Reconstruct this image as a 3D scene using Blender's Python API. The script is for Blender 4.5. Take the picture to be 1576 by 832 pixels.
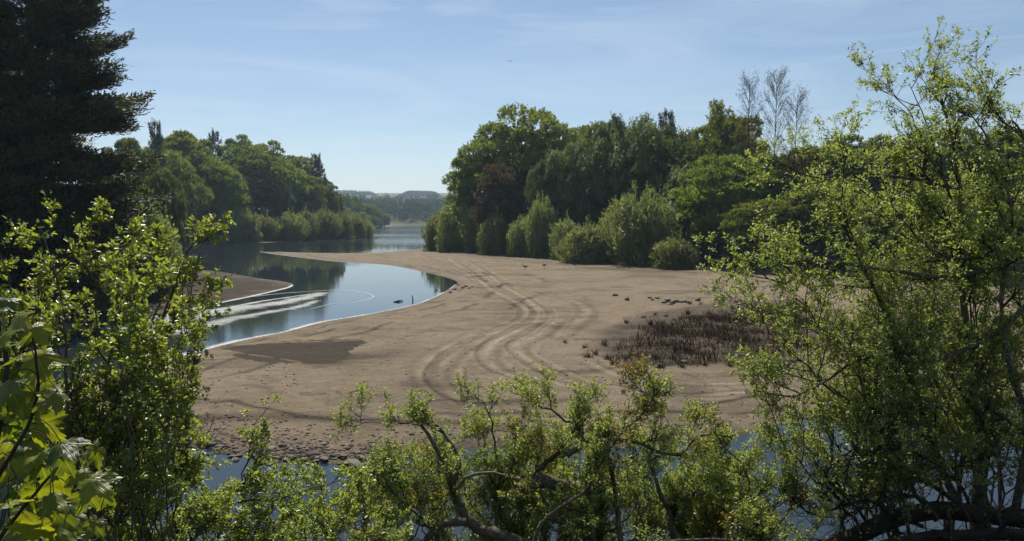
import bpy, math, numpy as np
from math import radians
for o in list(bpy.data.objects): bpy.data.objects.remove(o)
S = bpy.context.scene
COL = S.collection
# ---------------------------------------------------------------- camera
CAMZ, F, V0 = 8.0, 1138.2, 335.0
PITCH = math.atan((416 - V0) / F)
cd = bpy.data.cameras.new('camera'); cam = bpy.data.objects.new('camera', cd); COL.objects.link(cam)
cam.location = (0, 0, CAMZ); cam.rotation_euler = (math.pi / 2 - PITCH, 0, 0)
cd.sensor_width = 36; cd.lens = 36 * F / 1576; cd.clip_start = 0.05; cd.clip_end = 20000
S.camera = cam
# ---------------------------------------------------------------- light
SUN_EL, SUN_AZ = 51.0, -14.0          # azimuth measured from +Y towards +X
w = bpy.data.worlds.new('World'); S.world = w; w.use_nodes = True
nt = w.node_tree; nt.nodes.clear()
N = nt.nodes.new; Lk = nt.links.new
out = N('ShaderNodeOutputWorld'); bg = N('ShaderNodeBackground'); sky = N('ShaderNodeTexSky')
sky.sky_type = 'NISHITA'; sky.sun_disc = False
sky.sun_elevation = radians(SUN_EL); sky.sun_rotation = radians(SUN_AZ)
sky.air_density = 1.0; sky.dust_density = 0.35; sky.ozone_density = 2.2; sky.altitude = 200
tc = N('ShaderNodeTexCoord'); mp = N('ShaderNodeMapping'); mp.inputs['Scale'].default_value = (1.6, 2.6, 13)
mp.inputs['Rotation'].default_value = (0.10, 0.22, 0.3)
nz = N('ShaderNodeTexNoise'); nz.inputs['Scale'].default_value = 1.3; nz.inputs['Detail'].default_value = 8
nz.inputs['Roughness'].default_value = 0.6; nz.inputs['Distortion'].default_value = 1.1
rp = N('ShaderNodeValToRGB'); rp.color_ramp.elements[0].position = 0.45; rp.color_ramp.elements[1].position = 0.74
rp.color_ramp.elements[1].color = (0.36, 0.36, 0.36, 1)
mx = N('ShaderNodeMix'); mx.data_type = 'RGBA'; mx.inputs[7].default_value = (8.2, 9.2, 10.4, 1)
Lk(tc.outputs['Generated'], mp.inputs[0]); Lk(mp.outputs[0], nz.inputs[0]); Lk(nz.outputs[0], rp.inputs[0])
Lk(rp.outputs[0], mx.inputs[0]); Lk(sky.outputs[0], mx.inputs[6]); Lk(mx.outputs[2], bg.inputs[0])
bg.inputs[1].default_value = 0.060
Lk(bg.outputs[0], out.inputs[0])
sd_ = bpy.data.lights.new('sun', 'SUN'); sun = bpy.data.objects.new('sun', sd_); COL.objects.link(sun)
sd_.energy = 5.0; sd_.angle = radians(0.53); sd_.color = (1, 0.95, 0.87)
sun.rotation_euler = (math.pi / 2 - radians(SUN_EL), 0, math.pi - radians(SUN_AZ)); sun.location = (0, 40, 60)
VS = S.view_settings; VS.view_transform = 'Standard'; VS.look = 'None'; VS.gamma = 1; VS.use_curve_mapping = False
VS.exposure = 0.6
cy = S.cycles
cy.max_bounces = 7; cy.diffuse_bounces = 4; cy.glossy_bounces = 3; cy.transmission_bounces = 4
cy.transparent_max_bounces = 8; cy.volume_bounces = 0; cy.sample_clamp_indirect = 4
cy.use_denoising = True; cy.caustics_reflective = False; cy.caustics_refractive = False
cy.use_adaptive_sampling = True; cy.adaptive_threshold = 0.01

# ---------------------------------------------------------------- pixel <-> world helpers
cp, sp = math.cos(PITCH), math.sin(PITCH)
def ray(u, v):
    a = (u - 788) / F; c = -(v - 416) / F
    return np.array([a, cp + c * sp, -sp + c * cp])
def G(u, v, z=0.0):                       # photo pixel -> point on the level z
    d = ray(u, v); t = (z - CAMZ) / d[2]
    return np.array([d[0] * t, d[1] * t, z])
def P(u, v, D):                           # photo pixel -> point at forward distance D
    d = ray(u, v); t = D / d[1]
    return np.array([d[0] * t, D, CAMZ + d[2] * t])
def GG(pts, z=0.0): return np.array([G(u, v, z)[:2] for u, v in pts])
def inpoly(X, Y, poly):
    ins = np.zeros(X.shape, bool); n = len(poly)
    for i in range(n):
        x0, y0 = poly[i]; x1, y1 = poly[(i + 1) % n]
        if y0 == y1: continue
        c = ((y0 > Y) != (y1 > Y)) & (X < (x1 - x0) * (Y - y0) / (y1 - y0) + x0)
        ins ^= c
    return ins
def dline(X, Y, pts, closed=False):
    best = np.full(X.shape, 1e18); n = len(pts)
    for i in range(n if closed else n - 1):
        x0, y0 = pts[i]; x1, y1 = pts[(i + 1) % n]
        dx, dy = x1 - x0, y1 - y0; L = dx * dx + dy * dy + 1e-9
        t = np.clip(((X - x0) * dx + (Y - y0) * dy) / L, 0, 1)
        np.minimum(best, (X - x0 - t * dx) ** 2 + (Y - y0 - t * dy) ** 2, out=best)
    return np.sqrt(best)
def smooth_line(p, k=6):                  # Catmull-Rom
    p = np.asarray(p, float); q = np.vstack([2 * p[0] - p[1], p, 2 * p[-1] - p[-2]]); o = []
    for i in range(1, len(q) - 2):
        for t in np.arange(k) / k:
            a, b, c, d = q[i - 1], q[i], q[i + 1], q[i + 2]
            o.append(0.5 * (2 * b + (c - a) * t + (2 * a - 5 * b + 4 * c - d) * t * t + (3 * b - a - 3 * c + d) * t ** 3))
    o.append(p[-1]); return np.array(o)
def hash2(i, j, s):
    h = np.sin(i * 127.1 + j * 311.7 + s * 74.7) * 43758.5453
    return h - np.floor(h)
def vnoise(X, Y, s=0):
    i = np.floor(X); j = np.floor(Y); fx = X - i; fy = Y - j
    fx = fx * fx * (3 - 2 * fx); fy = fy * fy * (3 - 2 * fy)
    a, b, c, d = hash2(i, j, s), hash2(i + 1, j, s), hash2(i, j + 1, s), hash2(i + 1, j + 1, s)
    return (a * (1 - fx) + b * fx) * (1 - fy) + (c * (1 - fx) + d * fx) * fy - 0.5
def sstep(a, b, x):
    t = np.clip((x - a) / (b - a), 0, 1); return t * t * (3 - 2 * t)

# ---------------------------------------------------------------- shorelines (traced on the water level)
SHORE_MUD = [(340, 533), (390, 521), (440, 511), (500, 495), (560, 485), (620, 473), (650, 465), (672, 455), (690, 445),
             (704, 435), (690, 428), (660, 420.5), (620, 411.5), (580, 406), (520, 402.5), (480, 398), (430, 392), (398, 387.3),
             (430, 387.6), (480, 389), (560, 389), (620, 385.4), (650, 382)]
PENINS = [(150, 402), (240, 408), (300, 414), (340, 418), (400, 428), (435, 432.5), (451, 437), (445, 442), (420, 448),
          (380, 457), (330, 467), (290, 477), (220, 490), (120, 508), (0, 536), (-100, 556), (-400, 590)]
W1 = np.vstack([GG([(900, 347), (760, 346.3), (650, 346.6), (600, 347.2), (560, 350), (500, 352), (470, 354), (520, 357),
        (586, 361.6), (560, 366), (520, 368), (480, 369.2), (440, 371.6), (400, 373.5), (310, 375.5), (200, 384), (100, 395)]),
        smooth_line(GG(PENINS), 4), GG([(-400, 700), (0, 612), (120, 590), (220, 570), (280, 550)]),
        smooth_line(GG(SHORE_MUD), 4), GG([(700, 375), (760, 368), (850, 360), (1000, 354)])])
POOL_FAR = [(-400, 640), (-100, 645), (100, 655), (255, 668), (285, 681), (320, 690), (350, 699), (400, 706), (440, 709), (480, 711), (545, 716),
            (600, 706), (700, 693), (800, 690), (900, 686), (1030, 684), (1130, 672), (1200, 652), (1300, 636), (1400, 625), (1600, 610), (1900, 600), (2600, 600)]
POOL_NEAR = [(2600, 700), (1900, 770), (1576, 835), (1200, 880), (800, 905), (400, 900), (100, 880), (-300, 850), (-900, 800)]
W2 = np.vstack([smooth_line(GG(POOL_FAR), 4), smooth_line(GG(POOL_NEAR), 3)])
NB = np.vstack([GG(POOL_NEAR), [(-90, 10), (-90, -90), (90, -90), (90, 20)]])
LW = np.vstack([GG([(584, 361), (560, 365), (500, 367.3), (440, 370.5), (310, 374.5), (200, 383), (100, 393), (-60, 402), (-400, 420)]),
                [(-500, 100), (-900, 900), (-300, 900)], GG([(470, 355)])])
LP = np.vstack([GG([(60, 402), (150, 408), (190, 425), (180, 470), (60, 500), (-100, 530), (-700, 590)]), [(-300, 60), (-300, 120)]])
RW = np.vstack([GG([(646, 382), (700, 386), (760, 390), (850, 397), (950, 407), (1050, 413), (1170, 419), (1300, 425), (1576, 437), (2200, 470)]),
                [(400, 50), (900, 400), (500, 700)], GG([(950, 349), (1000, 354.5), (850, 360.5), (760, 368.5), (700, 375.5)])])

def Hmap(X, Y):
    X = np.asarray(X, float); Y = np.asarray(Y, float)
    sh = X.shape; X = X.ravel(); Y = Y.ravel(); r = np.hypot(X, Y)
    in1 = inpoly(X, Y, W1); in2 = inpoly(X, Y, W2)
    sd = np.minimum(dline(X, Y, W1, True), dline(X, Y, W2, True)); wat = in1 | in2
    fl = 0.55 * (1 - np.exp(-0.07 * sd))
    n1 = vnoise(X * .35, Y * .35, 1) * .10 + vnoise(X * 1.3, Y * 1.3, 2) * .05 + vnoise(X * 4.1, Y * 4.1, 3) * .02
    z = fl + n1 * np.clip(sd / 3, 0.06, 1)
    # low eroded scarp on the pool side
    d2 = dline(X, Y, smooth_line(GG(POOL_FAR), 4)); m = (Y > 17) & (~wat)
    z += np.where(m, 0.28 * (1 - np.exp(-d2 * 1.0)) * np.exp(-d2 / 14), 0)
    for poly, s, cap in ((LW, .26, 20), (LP, .16, 7), (RW, .12, 6)):
        i = inpoly(X, Y, poly); d = dline(X, Y, poly, True)
        z += np.where(i, cap * (1 - np.exp(-d * s / cap)) * (1 + .5 * vnoise(X * .05, Y * .05, 5)), 0)
    i = inpoly(X, Y, NB); d = dline(X, Y, NB[:len(POOL_NEAR)])
    z = np.where(i, np.minimum(6.35, .46 * d) + .25 * vnoise(X * .6, Y * .6, 8) * np.clip(d / 2, 0, 1) + .05 * vnoise(X * 5, Y * 5, 9), z)
    z = np.where(wat, -np.minimum(1.5, .10 * sd + .01), z)
    fr = np.clip((r - 850) / 1750, 0, 2)
    hill = 86 * np.minimum(fr, 1) ** .95 + 10 * np.clip(fr - 1, 0, 1)
    hill *= 1 + .12 * vnoise(X * .0013 + 3, Y * .0013, 11) + .05 * vnoise(X * .006, Y * .006, 12)
    z += np.where(~wat & (r > 850), hill, 0)
    z += np.where(~wat & (r > 430), 9 * (1 - np.exp(-sd / 70)), 0)
    return z.reshape(sh), sd.reshape(sh), wat.reshape(sh)
def hz(x, y): return float(Hmap(np.array([x]), np.array([y]))[0][0])

# ---------------------------------------------------------------- mesh + material helpers
def mesh_np(name, V, Q, attrs=None, mat=None, smooth=False, corners=4):
    me = bpy.data.meshes.new(name); V = np.asarray(V, np.float32); Q = np.asarray(Q, np.int32)
    me.vertices.add(len(V)); me.vertices.foreach_set('co', V.ravel())
    me.loops.add(Q.size); me.loops.foreach_set('vertex_index', Q.ravel())
    me.polygons.add(len(Q)); me.polygons.foreach_set('loop_start', np.arange(0, Q.size, corners, dtype=np.int32))
    me.polygons.foreach_set('loop_total', np.full(len(Q), corners, np.int32))
    if smooth: me.polygons.foreach_set('use_smooth', np.ones(len(Q), bool))
    for k, a in (attrs or {}).items():
        at = me.attributes.new(k, 'FLOAT', 'POINT'); at.data.foreach_set('value', np.asarray(a, np.float32).ravel())
    if mat: me.materials.append(mat)
    me.update(calc_edges=True); return me
def obj(name, me, parent=None, loc=None, **props):
    o = bpy.data.objects.new(name, me); COL.objects.link(o)
    if parent: o.parent = parent
    if loc is not None: o.location = loc
    for k, v in props.items(): o[k] = v
    return o
def thing(name, label, cat, loc=(0, 0, 0), group=None):
    o = obj(name, None, loc=loc, label=label, category=cat); o.empty_display_size = .3
    if group: o['group'] = group
    return o
def copy_thing(src, label, group=None):
    c = src.copy(); COL.objects.link(c); c['label'] = label
    if group: c['group'] = group
    elif 'group' in c: del c['group']
    for ch in src.children:
        d = ch.copy(); COL.objects.link(d); d.parent = c
    return c
class MB:                                  # material builder
    def __init__(s, name):
        s.m = bpy.data.materials.new(name); s.m.use_nodes = True; s.t = s.m.node_tree; s.t.nodes.clear()
        s.out = s.n('ShaderNodeOutputMaterial')
    def n(s, ty, **k):
        x = s.t.nodes.new(ty)
        for a, b in k.items(): setattr(x, a, b)
        return x
    def l(s, a, b): s.t.links.new(a, b)
    def noise(s, scale, detail=5, rough=.55, vec=None, dist=0):
        x = s.n('ShaderNodeTexNoise'); x.inputs['Scale'].default_value = scale; x.inputs['Detail'].default_value = detail
        x.inputs['Roughness'].default_value = rough; x.inputs['Distortion'].default_value = dist
        if vec is not None: s.l(vec, x.inputs[0])
        return x.outputs[0]
    def attr(s, name): x = s.n('ShaderNodeAttribute', attribute_name=name); return x.outputs['Fac']
    def ramp(s, fac, a, b, ca=(0, 0, 0), cb=(1, 1, 1)):
        x = s.n('ShaderNodeValToRGB'); e = x.color_ramp.elements
        e[0].position = a; e[1].position = b; e[0].color = (*ca, 1); e[1].color = (*cb, 1); s.l(fac, x.inputs[0]); return x.outputs[0]
    def mix(s, fac, a, b, blend='MIX'):
        x = s.n('ShaderNodeMix', data_type='RGBA', blend_type=blend)
        for v, i in ((fac, 0), (a, 6), (b, 7)):
            if hasattr(v, 'links'): s.l(v, x.inputs[i])
            else: x.inputs[i].default_value = v if i == 0 else (*v, 1)
        return x.outputs[2]
    def math(s, op, a, b=0.0):
        x = s.n('ShaderNodeMath', operation=op)
        for v, i in ((a, 0), (b, 1)):
            if hasattr(v, 'links'): s.l(v, x.inputs[i])
            else: x.inputs[i].default_value = v
        return x.outputs[0]
    def princ(s, col, rough=.8, spec=.3, normal=None, ior=None):
        x = s.n('ShaderNodeBsdfPrincipled')
        for v, k in ((col, 'Base Color'), (rough, 'Roughness')):
            if hasattr(v, 'links'): s.l(v, x.inputs[k])
            else: x.inputs[k].default_value = (*v, 1) if k == 'Base Color' else v
        x.inputs['Specular IOR Level'].default_value = spec
        if ior: x.inputs['IOR'].default_value = ior
        if normal is not None: s.l(normal, x.inputs['Normal'])
        return x.outputs[0]
    def bump(s, h, strength, dist, normal=None):
        x = s.n('ShaderNodeBump'); x.inputs['Strength'].default_value = strength; x.inputs['Distance'].default_value = dist
        s.l(h, x.inputs['Height'])
        if normal is not None: s.l(normal, x.inputs['Normal'])
        return x.outputs[0]
    def pos(s): return s.n('ShaderNodeNewGeometry').outputs['Position']
    def objc(s): return s.n('ShaderNodeTexCoord').outputs['Object']
    def orand(s): return s.n('ShaderNodeObjectInfo').outputs['Random']
    def done(s, sh): s.l(sh, s.out.inputs[0]); return s.m

def leaf_mat(name, c1, c2, trans=.4, rough=.45, spec=.4, c3=None, ct=None, dull=.0):
    b = MB(name)
    col = b.mix(b.attr('rnd'), c1, c2)
    if c3: col = b.mix(b.ramp(b.noise(.9, 2, vec=b.objc()), .52, .66), col, c3)
    hs = b.n('ShaderNodeHueSaturation'); rr = b.orand()
    b.l(b.math('ADD', b.math('MULTIPLY', rr, .03), .482), hs.inputs['Hue']); b.l(b.math('ADD', b.math('MULTIPLY', rr, .4), .8), hs.inputs['Value'])
    b.l(col, hs.inputs['Color']); col = hs.outputs[0]
    pr = b.princ(col, rough, spec)
    tr = b.n('ShaderNodeBsdfTranslucent')
    tcol = b.mix(1.0, col, ct or (1.5, 1.45, .55), 'MULTIPLY'); b.l(tcol, tr.inputs[0])
    ms = b.n('ShaderNodeMixShader'); ms.inputs[0].default_value = trans
    b.l(pr, ms.inputs[1]); b.l(tr.outputs[0], ms.inputs[2]); return b.done(ms.outputs[0])
def bark_mat(name, c1, c2, scale=6, zs=.25, moss=None):
    b = MB(name); mp = b.n('ShaderNodeMapping'); mp.inputs['Scale'].default_value = (1, 1, zs); b.l(b.objc(), mp.inputs[0])
    n1 = b.noise(scale, 7, .65, mp.outputs[0], .4); col = b.mix(b.ramp(n1, .3, .7), c1, c2)
    if moss: col = b.mix(b.ramp(b.noise(1.7, 4, vec=b.objc()), .5, .66), col, moss)
    return b.done(b.princ(col, .85, .15, b.bump(n1, .8, .03)))

M_BEECH = leaf_mat('beech_leaves', (0.081, 0.121, 0.030), (0.184, 0.224, 0.057), .40, .6, .12)  # woodland leaf colours lightened to brighten the shaded crown faces
M_OAK = leaf_mat('oak_leaves', (0.088, 0.121, 0.031), (0.187, 0.220, 0.061), .40, .6, .12)
M_WILLOW = leaf_mat('willow_leaves', (0.143, 0.165, 0.066), (0.275, 0.297, 0.138), .38, .6, .12, ct=(1.3, 1.35, .7))
M_BIRCH = leaf_mat('birch_leaves', (0.084, 0.118, 0.041), (0.162, 0.198, 0.072), .35, .6, .15)
M_COPPER = leaf_mat('copper_leaves', (.08, .068, .036), (.12, .105, .052), .3, .5, .3, ct=(1.4, 1.0, .6))
M_PINE = leaf_mat('pine_needles', (0.032, 0.048, 0.025), (0.081, 0.086, 0.041), .12, .6, .2)
M_BUDS = leaf_mat('birch_buds', (.09, .05, .035), (.12, .08, .045), .3, .6, .2)
M_FAR = leaf_mat('far_leaves', (.035, .062, .03), (.058, .088, .04), .1, .9, .0)
M_BARK = bark_mat('grey_bark', (.06, .05, .04), (.15, .13, .105), 7)
M_BARKD = bark_mat('dark_bark', (.025, .02, .016), (.07, .055, .042), 7)
M_NEARBARK = bark_mat('ridged_willow_bark', (.05, .04, .03), (.24, .20, .15), 16, .6, moss=(.06, .065, .025))
M_TWIG = bark_mat('twig_bark', (.03, .024, .017), (.08, .065, .045), 20)

rng = np.random.default_rng(7)
def nrm(a): return a / (np.linalg.norm(a, axis=-1, keepdims=True) + 1e-9)
def rdir(n, r=rng): return nrm(r.normal(size=(n, 3)))

def cards(Pb, A, Nn, L, W, fold=0.0):
    """simple 4-corner leaf clumps: base, side, tip, side"""
    A = nrm(A); B = nrm(np.cross(Nn, A)); Nn = nrm(np.cross(A, B)); n = len(Pb)
    L = np.broadcast_to(L, (n,))[:, None]; W = np.broadcast_to(W, (n,))[:, None]
    v = np.stack([Pb, Pb + A * L * .5 + B * W * .5 + Nn * W * fold, Pb + A * L, Pb + A * L * .5 - B * W * .5 + Nn * W * fold], 1).reshape(-1, 3)
    return v, np.arange(4 * n).reshape(n, 4)
def leaves6(Pb, A, Nn, L, W, fold=.15):
    """ovate leaf folded along the midrib: two quads"""
    A = nrm(A); B = nrm(np.cross(Nn, A)); Nn = nrm(np.cross(A, B)); n = len(Pb)
    L = np.broadcast_to(L, (n,))[:, None]; W = np.broadcast_to(W, (n,))[:, None]
    t = Pb + A * L - Nn * L * .12
    v = np.stack([Pb, Pb + A * L * .3 + B * W * .5 + Nn * W * fold, Pb + A * L * .7 + B * W * .36 + Nn * W * fold * .5, t,
                  Pb + A * L * .7 - B * W * .36 + Nn * W * fold * .5, Pb + A * L * .3 - B * W * .5 + Nn * W * fold], 1).reshape(-1, 3)
    i = np.arange(n)[:, None] * 6
    q = np.stack([i + [0, 1, 2, 3], i + [3, 4, 5, 0]], 1).reshape(-1, 4)
    return v, q
def tubes(paths, radii, ns=5):
    """paths (M,K,3), radii (M,K) -> quads"""
    paths = np.asarray(paths, float); radii = np.asarray(radii, float); M_, K, _ = paths.shape
    T = np.empty_like(paths); T[:, 1:-1] = paths[:, 2:] - paths[:, :-2]; T[:, 0] = paths[:, 1] - paths[:, 0]; T[:, -1] = paths[:, -1] - paths[:, -2]
    T = nrm(T); up = np.where(np.abs(T[:, :1, 2:3]) > .9, np.array([1., 0, 0]), np.array([0, 0, 1.]))
    U = nrm(np.cross(T, np.broadcast_to(up, T.shape))); Vv = np.cross(T, U)
    a = np.arange(ns) * 2 * math.pi / ns
    v = paths[:, :, None] + radii[:, :, None, None] * (U[:, :, None] * np.cos(a)[:, None] + Vv[:, :, None] * np.sin(a)[:, None])
    idx = np.arange(M_ * K * ns).reshape(M_, K, ns); nx = np.roll(idx, -1, 2)
    q = np.stack([idx[:, :-1], nx[:, :-1], nx[:, 1:], idx[:, 1:]], -1).reshape(-1, 4)
    return v.reshape(-1, 3), q
def join(parts):
    V, Q, o = [], [], 0
    for v, q in parts: V.append(v); Q.append(q + o); o += len(v)
    return np.vstack(V), np.vstack(Q)
def strands(tips, dirs, ls, m, jit, L, W, r, outw=None, spread=.6, droop=0.0):
    """leaf cards strung along shoots that end at tips"""
    n = len(tips); t = r.random((n, m, 1)); p = tips[:, None] - dirs[:, None] * np.reshape(ls, (-1, 1, 1)) * t
    p = (p + r.normal(size=(n, m, 3)) * jit).reshape(-1, 3); p[:, 2] -= droop * t.reshape(-1) ** 2
    A = np.repeat(dirs, m, 0) + rdir(n * m, r) * spread
    Nn = rdir(n * m, r) * .8 + (np.repeat(outw, m, 0) if outw is not None else 0)
    L_ = L * (.6 + .8 * r.random(n * m)); v, q = cards(p, A, Nn, L_, W * (.6 + .8 * r.random(n * m)))
    rnd = np.repeat(np.clip(np.repeat(r.random(n), m) * .5 + r.random(n * m) * .5, 0, 1), 4)
    return v, q, rnd
def simple_trunk(H, r0, r, lean=.03, nb=10, crownR=4, zb=.3):
    K = 9; t = np.linspace(0, 1, K); tr = np.stack([np.cumsum(r.normal(size=K)) * lean * H * .3, np.cumsum(r.normal(size=K)) * lean * H * .3, t * H * .92], 1)
    tr[0, :2] = 0; rad = r0 * (1 - .85 * t); rad[0] *= 1.35; ps = [tubes([tr], [rad], 8)]
    bp, br = [], []
    for i in range(nb):
        s = zb + (.95 - zb) * (i + r.random()) / nb; k = s * (K - 1); b = tr[int(k)] * (1 - k % 1) + tr[min(int(k) + 1, K - 1)] * (k % 1)
        az = i * 2.4 + r.random(); le = crownR * (.5 + .5 * r.random()) * (1 - .5 * s); tt = np.linspace(0, 1, 6)[:, None]
        bp.append(b + np.array([math.cos(az), math.sin(az), 0]) * tt * le + np.array([0, 0, 1]) * (tt ** 1.5) * le * .6 + r.normal(size=(6, 3)) * .08 * tt)
        br.append(r0 * .4 * (1 - s * .6) * (1 - .85 * np.linspace(0, 1, 6)))
    ps.append(tubes(bp, br, 5)); return join(ps)

PROTO = {}
def proto(kind, trunk, crown, mat_t, mat_c, name, cat, R, H):
    t = mesh_np(name + '_trunk', *trunk, mat=mat_t, smooth=True)
    c = mesh_np(name + '_crown', crown[0], crown[1], {'rnd': crown[2]}, mat_c)
    PROTO.setdefault(kind, []).append((t, c, name, cat, R, H))
def lobed(seed, H, R, zb, nl, lr, mat, name, ncard=34000, cs=.34, flat=.75, weep=0.0, cat='tree', bk=None):
    r = np.random.default_rng(seed); cz = (H + zb) / 2; hz_ = (H - zb) / 2
    u = (np.arange(nl) + .5) / nl; ph = np.arange(nl) * 2.399 + r.random() * 6; z = 1 - 1.65 * u
    s = np.sqrt(np.clip(1 - z * z, 0, 1)); C = np.stack([np.cos(ph) * s, np.sin(ph) * s, z], 1)
    C *= (.74 + .16 * r.random((nl, 1))); C = C * [R, R, hz_] + [0, 0, cz] + r.normal(size=(nl, 3)) * .06 * R
    lR = R * lr * (.75 + .5 * r.random(nl))
    m = 14; nst = ncard // m; k = r.integers(0, nl, nst); d = rdir(nst, r); d[:, 2] = np.where(d[:, 2] < -.35, -d[:, 2], d[:, 2])
    bumpy = 1 + .13 * np.sin(d[:, 0] * 9 + k) * np.sin(d[:, 1] * 8 + k * 2) * np.cos(d[:, 2] * 7)
    tip = C[k] + d * (lR[k] * bumpy)[:, None] * [1, 1, flat]
    # drop shoots buried in other lobes
    dist = np.full(nst, 9.)
    for j in range(nl):
        dj = np.linalg.norm((tip - C[j]) / [1, 1, flat], axis=1) / lR[j]; dj[k == j] = 9; dist = np.minimum(dist, dj)
    keep = dist > .72; tip, d, k = tip[keep], d[keep], k[keep]
    g = nrm(d + [0, 0, .25] + rdir(len(d), r) * .35) if not weep else nrm(d * .45 + [0, 0, -weep] + rdir(len(d), r) * .25)
    v, q, rn = strands(tip, g, (.30 * lR[k] + .25) if not weep else .9 * lR[k] * (.5 + .6 * r.random(len(k))), int(ncard / len(tip)) + 1, .10, cs, cs * (.62 if not weep else .5), r, (d + [0, 0, .45]) * 2.0)
    lobe_tone = r.random(nl) * .6 - .3; rn = np.clip(rn + np.repeat(np.repeat(lobe_tone[k], int(ncard / len(tip)) + 1), 4), 0, 1)
    # shaded inner leafage
    ni = 420; di = rdir(ni, r); pi_ = di * (r.random((ni, 1)) ** .4) * [R * .7, R * .7, hz_ * .75] + [0, 0, cz]
    v2, q2, rn2 = strands(pi_, rdir(ni, r), np.full(ni, .8), 8, .3, cs * 2.6, cs * 2, r)
    V, Q = join([(v, q), (v2, q2)]); rn = np.concatenate([rn, rn2])
    proto(name[0], simple_trunk(H * .95, H * .022, r, nb=12, crownR=R * .9, zb=max(.2, zb / H)), (V, Q, rn), M_BARK, mat, name[1], 'tree', R, H)
for s in range(3): lobed(10 + s, 20, 8.2, 1.0, 34 + 6 * s, .30, M_BEECH, ('beech', 'broadleaf_tree'), 46000, .34, .62)
for s in range(3): lobed(20 + s, 20, 7.4, 2.0, 46, .22, M_OAK, ('oak', 'broadleaf_tree'), 38000, .36, .68)
lobed(30, 20, 7, 1.5, 30, .27, M_COPPER, ('copper', 'broadleaf_tree'), 28000, .34)
def willow(seed, H, R, n=1500, m=22, mat=None, kind='willow', name='willow_shrub', cat='shrub', low=-.05, cs=.24, up=1.0, ns=11, lobe=.42):
    r = np.random.default_rng(seed)
    ph = r.random(ns) * 6.28; rr = np.sqrt(r.random(ns)) * .62 * R; C = np.stack([np.cos(ph) * rr, np.sin(ph) * rr, np.zeros(ns)], 1); C[0] = 0
    top = H * (1 - .62 * (rr / R) ** 1.3) * (.82 + .22 * r.random(ns)); top[0] = H; C[:, 2] = top * r.uniform(.1, .62, ns); hh = top - C[:, 2]; lr = R * lobe * (.6 + .5 * r.random(ns)); top_ = top
    k = r.integers(0, ns, n); d = rdir(n, r); tip = C[k] + d * np.stack([lr[k], lr[k], hh[k]], 1) * (.82 + .25 * r.random((n, 1))); tip[:, 2] = np.where(tip[:, 2] < .25, np.abs(tip[:, 2]) * .5 + .25, tip[:, 2])
    g = nrm(d * [.8, .8, .5] + [0, 0, up] + rdir(n, r) * .25)
    v, q, rn = strands(tip, g, H * .11 * (.5 + r.random(n)), m, .07, cs, cs * .42, r, d * 1.4, .5)
    ni = 300; p = np.stack([r.normal(size=ni) * R * .33, r.normal(size=ni) * R * .33, r.random(ni) * H * .7], 1)
    p[:, :2] *= .75; v2, q2, rn2 = strands(p, rdir(ni, r), np.full(ni, .6), 14, .25, cs * 1.7, cs * 1.3, r); V, Q = join([(v, q), (v2, q2)])
    K = 6; t = np.linspace(0, 1, K); paths = []; rad = []
    for i in range(ns):
        e = np.array([C[i, 0], C[i, 1], top_[i] * .9]); paths.append(e * np.stack([t, t, t ** .8], 1) + r.normal(size=(K, 3)) * .05 * H * t[:, None] * .5); rad.append(H * .012 * (1 - .85 * t) + .01)
    proto(kind, tubes(paths, rad, 5), (V, Q, np.concatenate([rn, rn2])), M_BARKD, mat or M_WILLOW, name, cat, R, H)
willow(40, 8, 5.5, n=1900, ns=24, lobe=.42); willow(41, 8, 5.0, n=1900, ns=18, lobe=.46); willow(42, 8, 5.5, n=1900, ns=32, lobe=.36)
for s in range(3): lobed(50 + s, 18, 6.5, .6, 34 + 5 * s, .26, M_BIRCH, ('birch', 'birch_tree'), 42000, .32, .85, .8)
def loose(seed, H=18, R=5):
    r = np.random.default_rng(seed); nb = 46; c = []
    for i in range(nb):
        z = .3 + .68 * r.random(); c.append([*(r.normal(size=2) * R * .5 * max(.5, math.sin(min(3.0, .5 + 2.3 * z)))), z * H])
    c = np.array(c); n = 900; k = r.integers(0, nb, n); tip = c[k] + rdir(n, r) * (.3 + .8 * r.random((n, 1)))
    v, q, rn = strands(tip, rdir(n, r), np.full(n, .7), 11, .15, .30, .2, r, None, .7)
    proto('loose', simple_trunk(H, .2, r, .02, 22, R * .9, .3), (v, q, rn), M_BARKD, M_OAK, 'open_crowned_tree', 'tree', R, H)
loose(55)
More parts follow.
